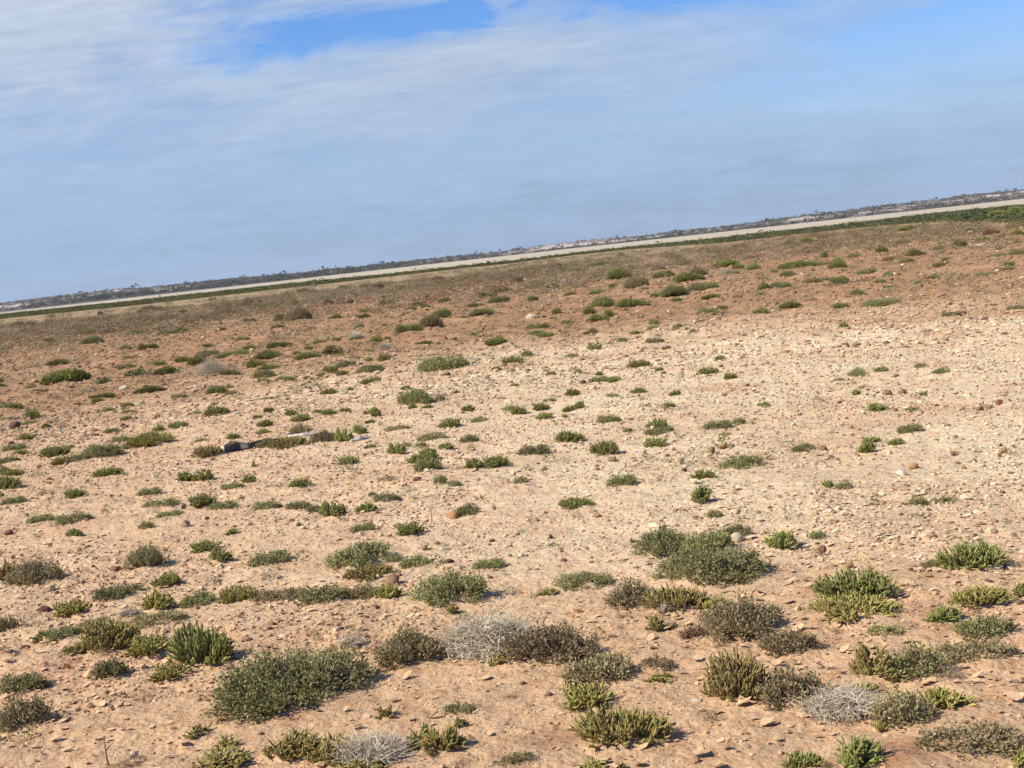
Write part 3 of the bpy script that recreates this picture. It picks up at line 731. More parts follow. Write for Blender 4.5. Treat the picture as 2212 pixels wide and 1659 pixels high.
def build_ground():
    fine = np.radians(np.arange(-36, 36.001, .095))
    coarse = np.radians(np.concatenate([np.arange(40, 323, 6.0)]))
    az = np.concatenate([fine, coarse])
    r = np.concatenate([[.02], np.geomspace(.6, 3.2, 16)[:-1], 3.2 * 1.0042 ** np.arange(0, 715), np.geomspace(65, 45000, 130)])
    A, D = np.meshgrid(az, r)
    X = np.sin(A) * D; Y = np.cos(A) * D
    Z = terrain(X, Y) + micro(X, Y)
    Z = np.where(D > 3000, 0, Z)
    C = zone_colour(X, Y).reshape(-1, 3)
    na = len(az); nr = len(r)
    i = np.arange(nr - 1)[:, None] * na; j = np.arange(na)[None]; k = (j + 1) % na
    F = np.stack([i + j, i + k, i + na + k, i + na + j], -1).reshape(-1, 4)[:, ::-1]
    m, nt, out = new_mat('desert_soil')
    a = nd(nt, 'ShaderNodeAttribute', attribute_name='col')
    tc = nt.nodes.new('ShaderNodeTexCoord')
    n1 = nd(nt, 'ShaderNodeTexNoise', Scale=55.0, Detail=7.0, Roughness=.72); nt.links.new(tc.outputs['Object'], n1.inputs['Vector'])
    n2 = nd(nt, 'ShaderNodeTexNoise', Scale=9.0, Detail=4.0); nt.links.new(tc.outputs['Object'], n2.inputs['Vector'])
    vo = nd(nt, 'ShaderNodeTexVoronoi', Scale=34.0); vo.feature = 'F1'
    nw = nd(nt, 'ShaderNodeTexNoise', Scale=20.0, Detail=2.0); nt.links.new(tc.outputs['Object'], nw.inputs['Vector'])
    vm = nt.nodes.new('ShaderNodeVectorMath'); vm.operation = 'MULTIPLY_ADD'
    nt.links.new(nw.outputs['Color'], vm.inputs[0]); vm.inputs[1].default_value = (.06, .06, .06); nt.links.new(tc.outputs['Object'], vm.inputs[2])
    nt.links.new(vm.outputs[0], vo.inputs['Vector'])
    # grains: light and brown specks of the soil itself
    hs = nt.nodes.new('ShaderNodeHueSaturation')
    mv = nd(nt, 'ShaderNodeMath', operation='MULTIPLY_ADD'); nt.links.new(n1.outputs['Fac'], mv.inputs[0])
    mv.inputs[1].default_value = 1.3; mv.inputs[2].default_value = .38
    nt.links.new(mv.outputs[0], hs.inputs['Value']); nt.links.new(a.outputs['Color'], hs.inputs['Color'])
    rp = nt.nodes.new('ShaderNodeMapRange'); rp.inputs[1].default_value = .52; rp.inputs[2].default_value = .72
    rp.inputs[4].default_value = .8
    nt.links.new(n2.outputs['Fac'], rp.inputs[0])
    c = mixc(nt, rp.outputs[0], hs.outputs[0], (.82, .66, .53), 'MULTIPLY')
    b = nd(nt, 'ShaderNodeBsdfPrincipled', Roughness=.95); b.inputs['Specular IOR Level'].default_value = .12
    nt.links.new(c, b.inputs['Base Color'])
    b1 = nd(nt, 'ShaderNodeBump', Strength=.9, Distance=.012); nt.links.new(n1.outputs['Fac'], b1.inputs['Height'])
    b2 = nd(nt, 'ShaderNodeBump', Strength=.55, Distance=.010); nt.links.new(vo.outputs['Distance'], b2.inputs['Height'])
    b2.invert = True
    n3 = nd(nt, 'ShaderNodeTexNoise', Scale=15.0, Detail=3.0); nt.links.new(tc.outputs['Object'], n3.inputs['Vector'])
    b3 = nd(nt, 'ShaderNodeBump', Strength=.7, Distance=.03); nt.links.new(n3.outputs['Fac'], b3.inputs['Height'])
    nt.links.new(b3.outputs[0], b1.inputs['Normal'])
    nt.links.new(b1.outputs[0], b2.inputs['Normal']); nt.links.new(b2.outputs[0], b.inputs['Normal'])
    nt.links.new(b.outputs[0], out.inputs[0])
    me = mesh_np('ground', np.stack([X, Y, Z], -1).reshape(-1, 3), [F], m, {'col': C}, True)
    tag(link('ground', me), 'sandy desert plain strewn with gravel', kind='structure')


build_ground()

# ------------------------------------------------------------------ gravel and flakes
_ico = (1 + 5 ** .5) / 2
ICO_V = unit(np.array([(-1, _ico, 0), (1, _ico, 0), (-1, -_ico, 0), (1, -_ico, 0), (0, -1, _ico), (0, 1, _ico), (0, -1, -_ico), (0, 1, -_ico),
                       (_ico, 0, -1), (_ico, 0, 1), (-_ico, 0, -1), (-_ico, 0, 1)], float))
ICO_F = np.array([(0, 11, 5), (0, 5, 1), (0, 1, 7), (0, 7, 10), (0, 10, 11), (1, 5, 9), (5, 11, 4), (11, 10, 2), (10, 7, 6), (7, 1, 8),
                  (3, 9, 4), (3, 4, 2), (3, 2, 6), (3, 6, 8), (3, 8, 9), (4, 9, 5), (2, 4, 11), (6, 2, 10), (8, 6, 7), (9, 8, 1)])


def scatter(n, d0, d1, half=34, power=2.0):
    """n points spread evenly over a fan of ground (power 2) or denser nearby (power < 2)"""
    az = np.radians(rng.uniform(-half, half, n))
    d = (rng.uniform(d0 ** power, d1 ** power, n)) ** (1 / power)
    return np.sin(az) * d, np.cos(az) * d


def stone_cloud(x, y, s, flat=.6):
    n = len(x)
    V = ICO_V[None] * (1 + rng.normal(0, .16, (n, 12, 1)))
    sc = np.stack([s * rng.uniform(.7, 1.35, n), s * rng.uniform(.7, 1.2, n), s * flat * rng.uniform(.6, 1.3, n)], -1) * .5
    V = V * sc[:, None]
    a = rng.uniform(0, 2 * PI, n); ca, sa = np.cos(a)[:, None], np.sin(a)[:, None]
    V = np.stack([V[..., 0] * ca - V[..., 1] * sa, V[..., 0] * sa + V[..., 1] * ca, V[..., 2]], -1)
    z = terrain(x, y) + micro(x, y) + sc[:, 2] * .35
    V = V + np.stack([x, y, z], -1)[:, None]
    F = (np.arange(n) * 12)[:, None, None] + ICO_F[None]
    return V.reshape(-1, 3), F.reshape(-1, 3)


PAL = np.array([(.20, .115, .065), (.27, .15, .08), (.14, .085, .055), (.34, .20, .11), (.50, .39, .26), (.53, .43, .30), (.24, .13, .09)])


def stone_colours(x, y, p_same, pal_w):
    n = len(x)
    base = zone_colour(x, y)
    pick_ = PAL[rng.choice(len(PAL), n, p=np.array(pal_w) / np.sum(pal_w))]
    same = rng.uniform(0, 1, n) < p_same
    c = np.where(same[:, None], base * rng.uniform(.8, 1.15, (n, 1)), pick_ * rng.uniform(.8, 1.25, (n, 1)))
    return np.clip(c, .02, .85)


def build_gravel():
    parts = []
    x, y = scatter(20000, 3.0, 8.0); s = rng.lognormal(math.log(.0075), .45, len(x))
    parts.append((x, y, s, .6, .72, (3, 4, 1, 4, 2, 1, 2)))
    x, y = scatter(225000, 5.2, 26, power=1.4)
    keep = .6 * fbm(x, y, .8, 2, 91) + .5 * fbm(x * .6, y * 1.5, 3.4, 2, 93) + rng.uniform(-.25, .25, len(x)) > .50
    x, y = x[keep], y[keep]
    s = rng.lognormal(math.log(.0122), .45, len(x)) * (1 + .018 * np.hypot(x, y))
    parts.append((x, y, s, .66, .55, (4, 5, 2.5, 4, 3, 1.5, 3)))
    x, y = scatter(58000, 16, 80, 32, 1.3)
    s = np.minimum(rng.lognormal(math.log(.062), .45, len(x)), .13) * (.6 + .012 * np.hypot(x, y))
    parts.append((x, y, s, .5, .7, (5, 5, 3, 3, 2, .5, 3)))
    x, y = scatter(800, 3.0, 22, power=1.3); s = rng.lognormal(math.log(.023), .3, len(x))
    parts.append((x, y, s, .62, .2, (5, 5, 4, 4, 2, 1.5, 4)))
    VV, FF, CC = [], [], []; n0 = 0
    for x, y, s, flat, same, w in parts:
        V, F = stone_cloud(x, y, s, flat)
        VV.append(V); FF.append(F + n0); n0 += len(V)
        CC.append(np.repeat(stone_colours(x, y, same, w), 12, 0))
    me = mesh_np('gravel', np.concatenate(VV), [np.concatenate(FF)], attr_mat('pebble_stone', .85, .4, 90), {'col': np.concatenate(CC)}, False)
    tag(link('gravel', me), 'brown and cream pebbles and clods strewn over the plain', kind='stuff')
    # curled flakes of dried crust on the near sand
    x, y = scatter(12600, 3.0, 10.5, power=1.5)
    keep = fbm(x, y, .9, 2, 61) + rng.uniform(-.25, .25, len(x)) > .53
    x, y = x[keep], y[keep]; n = len(x)
    a = np.arange(7) * 2 * PI / 7
    rad = np.minimum(rng.lognormal(math.log(.0115), .42, (n, 1)), .026) * rng.uniform(.65, 1.25, (n, 7))
    el = rng.uniform(.5, 1.0, (n, 1))
    px = np.cos(a)[None] * rad; py = np.sin(a)[None] * rad * el
    t1 = rng.normal(0, .22, (n, 1)); t2 = rng.normal(0, .22, (n, 1))
    cur = rng.uniform(0, .5, (n, 1))
    pz = px * t1 + py * t2 + cur * rad * rad / .02
    th = rng.uniform(.0015, .004, (n, 1))
    g = (terrain(x, y) + micro(x, y))[:, None] + .004
    top = np.stack([px + x[:, None], py + y[:, None], pz + g + th], -1)
    bot = np.stack([px * .93 + x[:, None], py * .93 + y[:, None], pz + g], -1)
    V = np.concatenate([top, bot], 1)
    o = (np.arange(n) * 14)[:, None]
    k = np.arange(7); k2 = (k + 1) % 7
    side = np.stack([k + 7, k2 + 7, k2, k], -1)
    F4 = (o[:, None] + side[None]).reshape(-1, 4)
    F7 = o + k[None]; F7b = o + (k + 7)[::-1][None]
    c = np.clip(zone_colour(x, y) * rng.uniform(.9, 1.16, (n, 1)), 0, .9)
    me = mesh_np('crust_flakes', V.reshape(-1, 3), [F4, F7, F7b], attr_mat('crust', .95, .3, 80), {'col': np.repeat(c, 14, 0)})
    tag(link('crust_flakes', me), 'curled flakes of dried crust on the near sand', kind='stuff')


build_gravel()


# ------------------------------------------------------------------ cover nobody could count
def clump_template(nl, ls):
    a = rng.uniform(0, 2 * PI, nl); e = np.arcsin(rng.uniform(.05, 1, nl)); q = rng.uniform(.55, 1.0, nl)
    P = np.stack([np.cos(a) * np.cos(e), np.sin(a) * np.cos(e), np.sin(e)], -1) * q[:, None] * np.array([.5, .5, 1])
    D = unit(P * np.array([1, 1, .7]) + rng.normal(0, .35, (nl, 3)))
    V, F, T = leaves(P, D, ls * rng.uniform(.7, 1.4, nl), ls * .55, rng.uniform(0, 1, nl))
    V[:, 2] = np.maximum(V[:, 2], 0)
    return V, F[0], T


def clump_mass(name, x, y, z, w, h, col, nl, ls, mat, label):
    VV, FF, CC = [], [], []; n0 = 0
    tm = [clump_template(nl, ls) for _ in range(5)]
    which = rng.integers(0, 5, len(x)); a = rng.uniform(0, 2 * PI, len(x))
    for k in range(5):
        i = np.where(which == k)[0]
        if not len(i):
            continue
        V, F, T = tm[k]
        ca, sa = np.cos(a[i])[:, None], np.sin(a[i])[:, None]
        X = (V[None, :, 0] * ca - V[None, :, 1] * sa) * w[i, None] + x[i, None]
        Y = (V[None, :, 0] * sa + V[None, :, 1] * ca) * w[i, None] + y[i, None]
        Z = V[None, :, 2] * h[i, None] + z[i, None] - .01 * h[i, None]
        VV.append(np.stack([X, Y, Z], -1).reshape(-1, 3))
        FF.append(((np.arange(len(i)) * len(V))[:, None, None] + F[None]).reshape(-1, 4) + n0)
        n0 += len(i) * len(V)
        CC.append((col[i][:, None] * (.72 + .56 * T)[None, :, None]).reshape(-1, 3))
    me = mesh_np(name, np.concatenate(VV), [np.concatenate(FF)], mat, {'col': np.concatenate(CC)})
    return tag(link(name, me), label, kind='stuff')


def leaf_attr_mat(name):
    m, nt, out = new_mat(name)
    a = nd(nt, 'ShaderNodeAttribute', attribute_name='col')
    b = nd(nt, 'ShaderNodeBsdfPrincipled', Roughness=.75); b.inputs['Specular IOR Level'].default_value = .15
    tr = nt.nodes.new('ShaderNodeBsdfTranslucent')
    mx = nt.nodes.new('ShaderNodeMixShader'); mx.inputs[0].default_value = .2
    nt.links.new(a.outputs['Color'], b.inputs['Base Color']); nt.links.new(a.outputs['Color'], tr.inputs[0])
    nt.links.new(b.outputs[0], mx.inputs[1]); nt.links.new(tr.outputs[0], mx.inputs[2]); nt.links.new(mx.outputs[0], out.inputs[0])
    return m


MLEAF = leaf_attr_mat('scrub_leaves')


def build_cover():
    # scrub between the red ground and the green belt
    x, y = scatter(26000, 36, 215, 31, 1.4)
    d, u, q = polar(x, y)
    gb = np.interp(u, PLX, GBY)
    n = fbm(x, y, 9.0, 3, 131)
    p = sstep(gb * 1.05, gb * 1.5, q) * (1 - sstep(54, 104, q)) * (.22 + 1.0 * sstep(.38, .60, n))
    p = p * np.where(u > 1450, .75, 1.0) * np.where((q < 34) & (u < 1500), .25, 1.0)
    ok = rng.uniform(0, 1, len(x)) < p
    x, y, d, u, q = x[ok], y[ok], d[ok], u[ok], q[ok]
    n = len(x)
    pal = np.array([(.29, .235, .14), (.24, .195, .10), (.17, .155, .065), (.35, .28, .18), (.24, .125, .07), (.27, .21, .125), (.13, .135, .05)])
    pw = np.array([5, 5, 3, 4, 2.0, 4, 1.6])
    patch = (fbm(x, y, 6.0, 2, 137) * 7).astype(int) % 7
    ci = np.where(rng.uniform(0, 1, n) < .45, patch, rng.choice(7, n, p=pw / pw.sum()))
    w = np.minimum(rng.lognormal(math.log(.6), .4, n) * (1 + .002 * d), 1.3); h = w * rng.uniform(.22, .46, n)
    clump_mass('low_scrub', x, y, terrain(x, y), w, h, pal[ci] * rng.uniform(.75, 1.1, (n, 1)), 90, .115, MLEAF,
               'low grey, olive and rust scrub covering the middle distance')
    # seedlings on the gravel
    x, y = scatter(2000, 5, 42, 32, 1.2)
    ok = rng.uniform(0, 1, len(x)) < .25 + .6 * sstep(.4, .6, fbm(x, y, 2.5, 2, 139)) * np.where(x > 0.12 * y, .4, 1)
    x, y = x[ok], y[ok]; n = len(x); d = np.hypot(x, y)
    w = rng.lognormal(math.log(.038), .35, n) * (1 + .025 * d)
    pal = np.array([(.12, .16, .045), (.18, .20, .07), (.21, .22, .13), (.26, .20, .11)])
    clump_mass('seedlings', x, y, terrain(x, y), w, w * rng.uniform(.4, .8, n), pal[rng.integers(0, 4, n)], 44, .24, MLEAF,
               'tiny green and dry seedlings dotted over the gravel')
    # dry stalks on the near sand
    x, y = scatter(580, 3.2, 9, 33, 1.6); n = len(x)
    z = terrain(x, y)
    P0 = np.stack([x, y, z - .003], -1); L = rng.uniform(.012, .05, (n, 1))
    dd = unit(rng.normal(0, .7, (n, 3)) + np.array([0, 0, .7]))
    V, F, T = tubes(np.stack([P0, P0 + dd * L * .5, P0 + (dd + rng.normal(0, .3, (n, 3))) * L], 1), np.broadcast_to(np.array([.0014, .0011, .0005]), (n, 3)), 3, rng.uniform(0, 1, n))
    V[:, 2] = np.maximum(V[:, 2], np.repeat(z, 9) + .0005)
    tag(link('dry_stalks', mesh_np('dry_stalks', V, F, M['W'], {'tone': T})), 'short dry stalks poking from the near sand', kind='stuff')
    # green belt before the playa
    az = np.radians(rng.uniform(-31, 31, 32000)); 
    u = 1075 + 2780 * np.tan(az)
    pl = np.interp(u, PLX, PLY); gb = np.interp(u, PLX, GBY)
    pl = pl + .7
    q = pl * 1.05 + (gb * 1.03 - pl * 1.05) * rng.uniform(0, 1, len(az)) ** 1.1
    d = HF / q + rng.normal(0, 3, len(az))
    x, y = np.sin(az) * d, np.cos(az) * d
    n = len(x); w = rng.lognormal(math.log(1.1), .4, n); h = w * rng.uniform(.12, .25, n)
    keep = rng.uniform(0, 1, n) < np.where((u > 1350) & (q > pl + .45 * (gb - pl)), .25 + 1.1 * sstep(.4, .6, fbm(x, y, 14, 2, 151)), 1)
    x, y, w, h, u = x[keep], y[keep], w[keep], h[keep], u[keep]; n = len(x)
    pal = np.array([(.085, .092, .028), (.115, .11, .036), (.07, .08, .025), (.15, .135, .05)])
    pal2 = np.array([(.088, .10, .038), (.12, .128, .05), (.16, .15, .07), (.075, .09, .034)])
    ci = rng.integers(0, 4, n)
    col = np.where((u > 1450)[:, None], pal2[ci], pal[ci])
    clump_mass('green_belt', x, y, np.zeros(n), w, h, col, 16, .3, MLEAF, 'dark green belt of low plants edging the pale playa')


def build_tufts():
    # low ragged tufts and dead growth, gathered in loose drifts
    x, y = scatter(12000, 4.5, 48, 33, 1.35)
    n = fbm(x, y, 1.6, 3, 161); g = fbm(x * .55, y * 1.6, 3.0, 2, 163)
    d = np.hypot(x, y); u = polar(x, y)[1]
    p = sstep(.47, .66, n) * (.25 + 1.0 * sstep(.42, .6, g)) * np.where((u > 1150) & (d > 6.5) & (d < 22), .3, 1.0) * (.35 + .65 * sstep(6, 14, d))
    ok = rng.uniform(0, 1, len(x)) < p * 1.1
    x, y, d = x[ok], y[ok], d[ok]; n = len(x)
    w = np.minimum(rng.lognormal(math.log(.055), .5, n) * (1 + .03 * d), .12 + .012 * d); h = w * rng.uniform(.18, .42, n)
    x2, y2 = scatter(15000, 15, 110, 32, 1.25)
    n2 = fbm(x2, y2, 3.2, 3, 171); d2, u2, q2 = polar(x2, y2)
    ok = rng.uniform(0, 1, len(x2)) < sstep(.40, .58, n2) * (.25 + .75 * sstep(17, 28, d2)) * np.where((u2 > 1250) & (q2 > 175), .2, 1.0)
    x2, y2, d2 = x2[ok], y2[ok], d2[ok]; n2 = len(x2)
    w2 = np.minimum(rng.lognormal(math.log(.16), .45, n2) * (.7 + .012 * d2), .6); h2 = w2 * rng.uniform(.22, .45, n2)
    x, y, w, h = (np.concatenate(v) for v in ((x, x2), (y, y2), (w, w2), (h, h2))); n = len(x)
    pal = np.array([(.26, .235, .14), (.21, .20, .10), (.34, .27, .17), (.18, .19, .075), (.38, .33, .24), (.27, .17, .10)])
    col = pal[rng.choice(6, n, p=[.24, .2, .2, .14, .12, .10])] * rng.uniform(.8, 1.15, (n, 1))
    clump_mass('low_tufts', x, y, terrain(x, y), w, h, col, 38, .21, MLEAF, 'low ragged dry tufts between the shrubs')


build_cover()
build_tufts()

# ------------------------------------------------------------------ dunes beyond the playa
HX = [-900, -300, 0, 52, 107, 157, 212, 270, 307, 350, 412, 475, 550, 653, 703, 765, 828, 878, 940, 1003, 1053, 1103, 1206, 1268, 1323, 1381, 1456,
      1531, 1606, 1656, 1735, 1812, 1889, 1991, 2029, 2093, 2144, 2210, 2600, 3200]
HY = [11, 13, 14.5, 14.6, 15.7, 16.4, 16, 17.2, 12.3, 14, 14, 12.6, 11, 9, 9.5, 8, 8.5, 8, 8.6, 6.6, 5.7, 8, 10.5, 11, 10.6, 7.4, 9.4, 8.3, 9,
      10.8, 12.4, 13, 15.8, 14.8, 15.7, 17.5, 14.5, 16, 15, 12]
PALE_X = [-600, 0, 40, 100, 160, 240, 290, 360, 420, 600, 760, 900, 1060, 1110, 1250, 1360, 1450, 1550, 1660, 1760, 1900, 2050, 2210, 2700]
PALE_Y = [.42, .46, .56, .44, .40, .50, .56, .52, .40, .40, .46, .42, .46, .62, .66, .60, .48, .44, .44, .48, .48, .45, .46, .44]
DC = 2484.0


def dune_z(u, d):
    x = (u - 1075) * d / 2780
    crest = CAM_H + np.interp(u, HX, HY) / FPX * DC + (fbm(u * .647, d * 0, 60, 3, 211) - .5) * 2.2
    lump = .62 + .5 * fbm(x, d, 130, 3, 213)
    f = np.clip((d - 2036) / (DC - 2036), 0, 1)
    k = sstep(0, 1, f)
    back = 1 - .5 * sstep(DC, 3600, d)
    return crest * k * (lump + (1 - lump) * sstep(.75, 1, f)) * back - .15


def dune_pale(u, d):
    x = (u - 1075) * d / 2780
    f = np.clip((d - 2036) / (DC - 2036), 0, 1)
    n = fbm(x, d * 2.2, 56, 3, 217) * .75 + fbm(x, d * 3, 200, 2, 219) * .25
    n = n + .10 * np.exp(-((f - .55) / .22) ** 2) - .14 * sstep(.80, .95, f)
    n = n - .5 * (1 - sstep(.22, .40, f))
    return sstep(.0, .06, n - (1.085 - np.interp(u, PALE_X, PALE_Y)))


def build_dunes():
    u = np.arange(-900, 3200, 5.0); d = np.concatenate([np.arange(2010, 2530, 12.0), np.arange(2545, 3700, 80.0)])
    U, D = np.meshgrid(u, d)
    A = np.arctan((U - 1075) / 2780)
    X, Y = np.sin(A) * D, np.cos(A) * D
    Z = dune_z(U, D)
    pale = dune_pale(U, D)[..., None]
    n = fbm(X, Y, 30, 3, 223)[..., None]
    C = np.array([.165, .142, .12]) * (.7 + .6 * n) * (1 - pale) + np.array([.47, .385, .31]) * (.85 + .3 * n) * pale
    nu, nr = len(u), len(d)
    i = np.arange(nr - 1)[:, None] * nu; j = np.arange(nu - 1)[None]
    F = np.stack([i + j, i + j + 1, i + nu + j + 1, i + nu + j], -1).reshape(-1, 4)
    me = mesh_np('dunes', np.stack([X, Y, Z], -1).reshape(-1, 3), [F], attr_mat('dune_sand', .95, 0, .12), {'col': C.reshape(-1, 3)}, True)
    tag(link('dunes', me), 'low scrubby dunes with bare sand faces along the horizon', kind='structure')
    # scrub on the dunes
    n = 15000
    u = rng.uniform(-500, 2800, n); d = rng.uniform(2040, 2550, n)
    pale = dune_pale(u, d)
    dens = np.interp(u, [-300, 200, 330, 480, 760, 1000, 1150, 1400, 2700], [.5, .6, .8, 1, 1, .7, .45, .6, .6])
    ok = rng.uniform(0, 1, n) < (1 - .93 * pale) * dens
    u, d = u[ok], d[ok]; n = len(u); a = np.arctan((u - 1075) / 2780)
    x, y = np.sin(a) * d, np.cos(a) * d
    w = rng.lognormal(math.log(5.6), .4, n); h = w * rng.uniform(.22, .5, n)
    left = ((u > 120) & (u < 800) & (d < 2240))
    h = np.where(left, h * 1.5, h); w = np.where(left, w * 1.2, w)
    h = np.where(d > 2435, np.minimum(h, 1.3), h); w = np.where(d > 2435, np.minimum(w, 3.2), w)
    pal = np.array([(.075, .075, .058), (.10, .092, .068), (.13, .112, .085), (.06, .066, .05)])
    clump_mass('dune_scrub', x, y, dune_z(u, d), w, h, pal[rng.integers(0, 4, n)], 18, .42, MLEAF, 'dark scrub growing over the far dunes')


build_dunes()
# ------------------------------------------------------------------ shrubs, each its own object
NAME = {'S': 'samphire_shrub', 'Y': 'samphire_shrub', 'B': 'saltbush', 'O': 'saltbush', 'R': 'rust_bush', 'G': 'leafless_bush', 'W': 'dry_weed'}
CAT = {'S': 'shrub', 'Y': 'shrub', 'B': 'shrub', 'O': 'shrub', 'R': 'shrub', 'G': 'dead bush', 'W': 'weed'}
NOUN = {'S': 'bright green samphire', 'Y': 'yellow-green samphire', 'B': 'grey-green saltbush', 'O': 'olive-brown saltbush',
        'R': 'rust-brown bush', 'G': 'pale leafless bush', 'W': 'dry brown weed'}
GROUP = {'S': 'green samphire shrubs on the plain', 'Y': 'yellow samphire shrubs on the plain', 'B': 'grey-green saltbushes on the plain',
         'O': 'olive-brown saltbushes on the plain', 'R': 'rust-brown bushes far out', 'G': 'leafless bushes on the plain', 'W': 'dry weeds on the plain'}
BASES = []
THINGS = []      # dicts: obj, kind, x, y, w, h, noun, key


def ground_spot(px, py, wpx):
    gx, gy, gz = at(px, py)
    d = math.hypot(gx, gy)
    return gx, gy, gz, d, wpx * math.sqrt(d * d + CAM_H ** 2) / FPX


for crop, text in PLANTS.items():
    ox, oy, k = CROPS[crop]
    for item in text.split():
        kind = item[0]; cx, by, wp, hp = (float(v) for v in item[1:].split(','))
        px, py, wpx, hpx = ox + cx * k, oy + by * k, wp * k, hp * k
        gx, gy, gz, d, w = ground_spot(px, py, wpx)
        sl = CAM_H / math.hypot(d, CAM_H)                      # slope of the sight line
        hm = hpx * w / wpx
        depth = .8 * w
        h = max(.45 * hm, hm - .55 * depth * sl)
        h = min(h, 1.1 * w)
        w *= {'S': 1.04, 'Y': 1.06, 'G': 1.2}.get(kind, 1.08); h *= .93
        p = pick(kind, w, h)
        # the pixel marks the near foot of the shrub: step back half its depth
        f = .42 * depth / d
        gx, gy = gx * (1 + f), gy * (1 + f); gz = float(terrain(gx, gy))
        sx = w / p[0]; sy = sx * float(rng.uniform(.85, 1.1)); sz = h / p[1]
        sz = min(max(sz, sx * .5), sx * 1.9)
        rz = rng.uniform(-.5, .5) + (PI if rng.uniform() < .5 else 0)
        name = NAME[kind]
        big = wpx > 38 and p[3] is not None
        if big:
            o = bpy.data.objects.new(name, None); COL.objects.link(o); o.empty_display_size = .1
            link('foliage', p[2], o); link('stems', p[3], o)
            if rng.uniform() < (.30 if kind in 'YO' else .12):
                # a died-back side of the shrub
                dp = PROTO['W'][1 if wpx < 70 else 2]
                dt = link('dead_twigs', dp[2], o)
                q = rng.uniform(.35, .65)
                dt.scale = (q * p[0] / dp[0], q * p[0] / dp[0], q * 1.2 * p[1] / dp[1])
                aa = rng.uniform(0, 2 * PI)
                dt.location = (.42 * p[0] * math.cos(aa), .36 * p[0] * math.sin(aa), 0); dt.rotation_euler = (0, 0, aa)
            BASES.append((gx, gy, w))
        else:
            o = link(name, p[2])
        o.location = (gx, gy, gz - .003); o.scale = (sx, sy, sz); o.rotation_euler = (0, 0, rz)
        tag(o, None, CAT[kind], GROUP[kind])
        THINGS.append(dict(o=o, kind=kind, x=gx, y=gy, w=w, h=h, noun=NOUN[kind], px=px, py=py, key=(crop, cx, by)))

# fallen leaves and trapped sand round the feet of the nearer shrubs
def build_litter():
    X, Y = [], []
    for (bx, by, bw) in BASES:
        n = int(30 + 160 * bw)
        a = rng.uniform(0, 2 * PI, n); q = bw * (.25 + .42 * np.abs(rng.normal(0, .55, n)) + .1 * rng.uniform(0, 1, n))
        X.append(bx + q * np.cos(a) + .05 * bw); Y.append(by + .85 * q * np.sin(a))
    X = np.concatenate(X); Y = np.concatenate(Y); n = len(X)
    V, F = stone_cloud(X, Y, rng.lognormal(math.log(.0065), .4, n), .45)
    pal = np.array([(.22, .15, .09), (.30, .21, .13), (.16, .12, .07), (.36, .28, .18)])
    me = mesh_np('leaf_litter', V, [F], attr_mat('litter', .9, 0, 50), {'col': np.repeat(pal[rng.integers(0, 4, n)], 12, 0)})
    tag(link('leaf_litter', me), 'brown leaf litter lying round the shrub bases', kind='stuff')
    # low skirts of blown sand
    VV, FF, CC = [], [], []; n0 = 0
    rr = np.array([0, .35, .6, .8, 1.0]); aa = np.arange(20) * 2 * PI / 20
    for k, (bx, by, bw) in enumerate(BASES):
        r = bw * .62
        x = bx + .04 * bw + r * rr[:, None] * np.cos(aa)[None] * (1 + .18 * np.sin(3 * aa + k)[None]); y = by + .8 * r * rr[:, None] * np.sin(aa)[None]
        h = min(.035, .07 * bw) * (np.cos(rr * PI) * .5 + .5)[:, None] - .012 * (rr[:, None] > .9)
        x = x.ravel(); y = y.ravel()
        z = terrain(x, y) + micro(x, y) * .6 + np.repeat(h, 20, 1).ravel()
        VV.append(np.stack([x, y, z], -1)); CC.append(zone_colour(x, y))
        i = np.arange(4)[:, None] * 20; j = np.arange(20)[None]; kk = (j + 1) % 20
        FF.append(np.stack([i + j, i + kk, i + 20 + kk, i + 20 + j], -1).reshape(-1, 4)[:, ::-1] + n0); n0 += 100
    me = mesh_np('blown_sand', np.concatenate(VV), [np.concatenate(FF)], bpy.data.materials['desert_soil'], {'col': np.concatenate(CC)}, True)
    tag(link('blown_sand', me), 'low skirts of blown sand gathered at the shrub feet', kind='stuff')


build_litter()

# ------------------------------------------------------------------ stones
def ico2():
    V = [tuple(v) for v in ICO_V]; F = [tuple(f) for f in ICO_F]
    for _ in range(2):
        cache = {}; G = []

        def mid(a, b):
            q = (min(a, b), max(a, b))
            if q not in cache:
                m = unit(np.array(V[a]) + np.array(V[b])); V.append(tuple(m)); cache[q] = len(V) - 1
            return cache[q]
        for a, b, c in F:
            ab, bc, ca = mid(a, b), mid(b, c), mid(c, a)
            G += [(a, ab, ca), (b, bc, ab), (c, ca, bc), (ab, bc, ca)]
        F = G
    return np.array(V), np.array(F)


I2V, I2F = ico2()


def rock_mesh(w, d, h, col, seed, smooth):
    g = np.random.default_rng(seed)
    V = I2V.copy()
    # planes knock flat facets off a rounded block
    for k in range(11 if not smooth else 3):
        nrm = unit(g.normal(size=3)); c = g.uniform(.62, .88)
        t = V @ nrm - c
        V = V - np.maximum(t, 0)[:, None] * nrm
    V = V * (1 + (vnoise(V[:, 0] * 3 + 7, V[:, 1] * 3 + V[:, 2] * 2.3, .5, seed) - .5)[:, None] * .12)
    V[:, 2] = np.maximum(V[:, 2], -.55)
    V = V / np.abs(V).max(0)
    lo = V[:, 2].min(); V[:, 2] = (V[:, 2] - lo) / (V[:, 2].max() - lo)
    V = V * np.array([w / 2, d / 2, h])
    c = np.array(col)[None] * (.85 + .35 * vnoise(V[:, 0], V[:, 1] + V[:, 2], w / 3, seed))[:, None]
    return mesh_np('stone', V, [I2F], MROCK, {'col': c}, smooth)


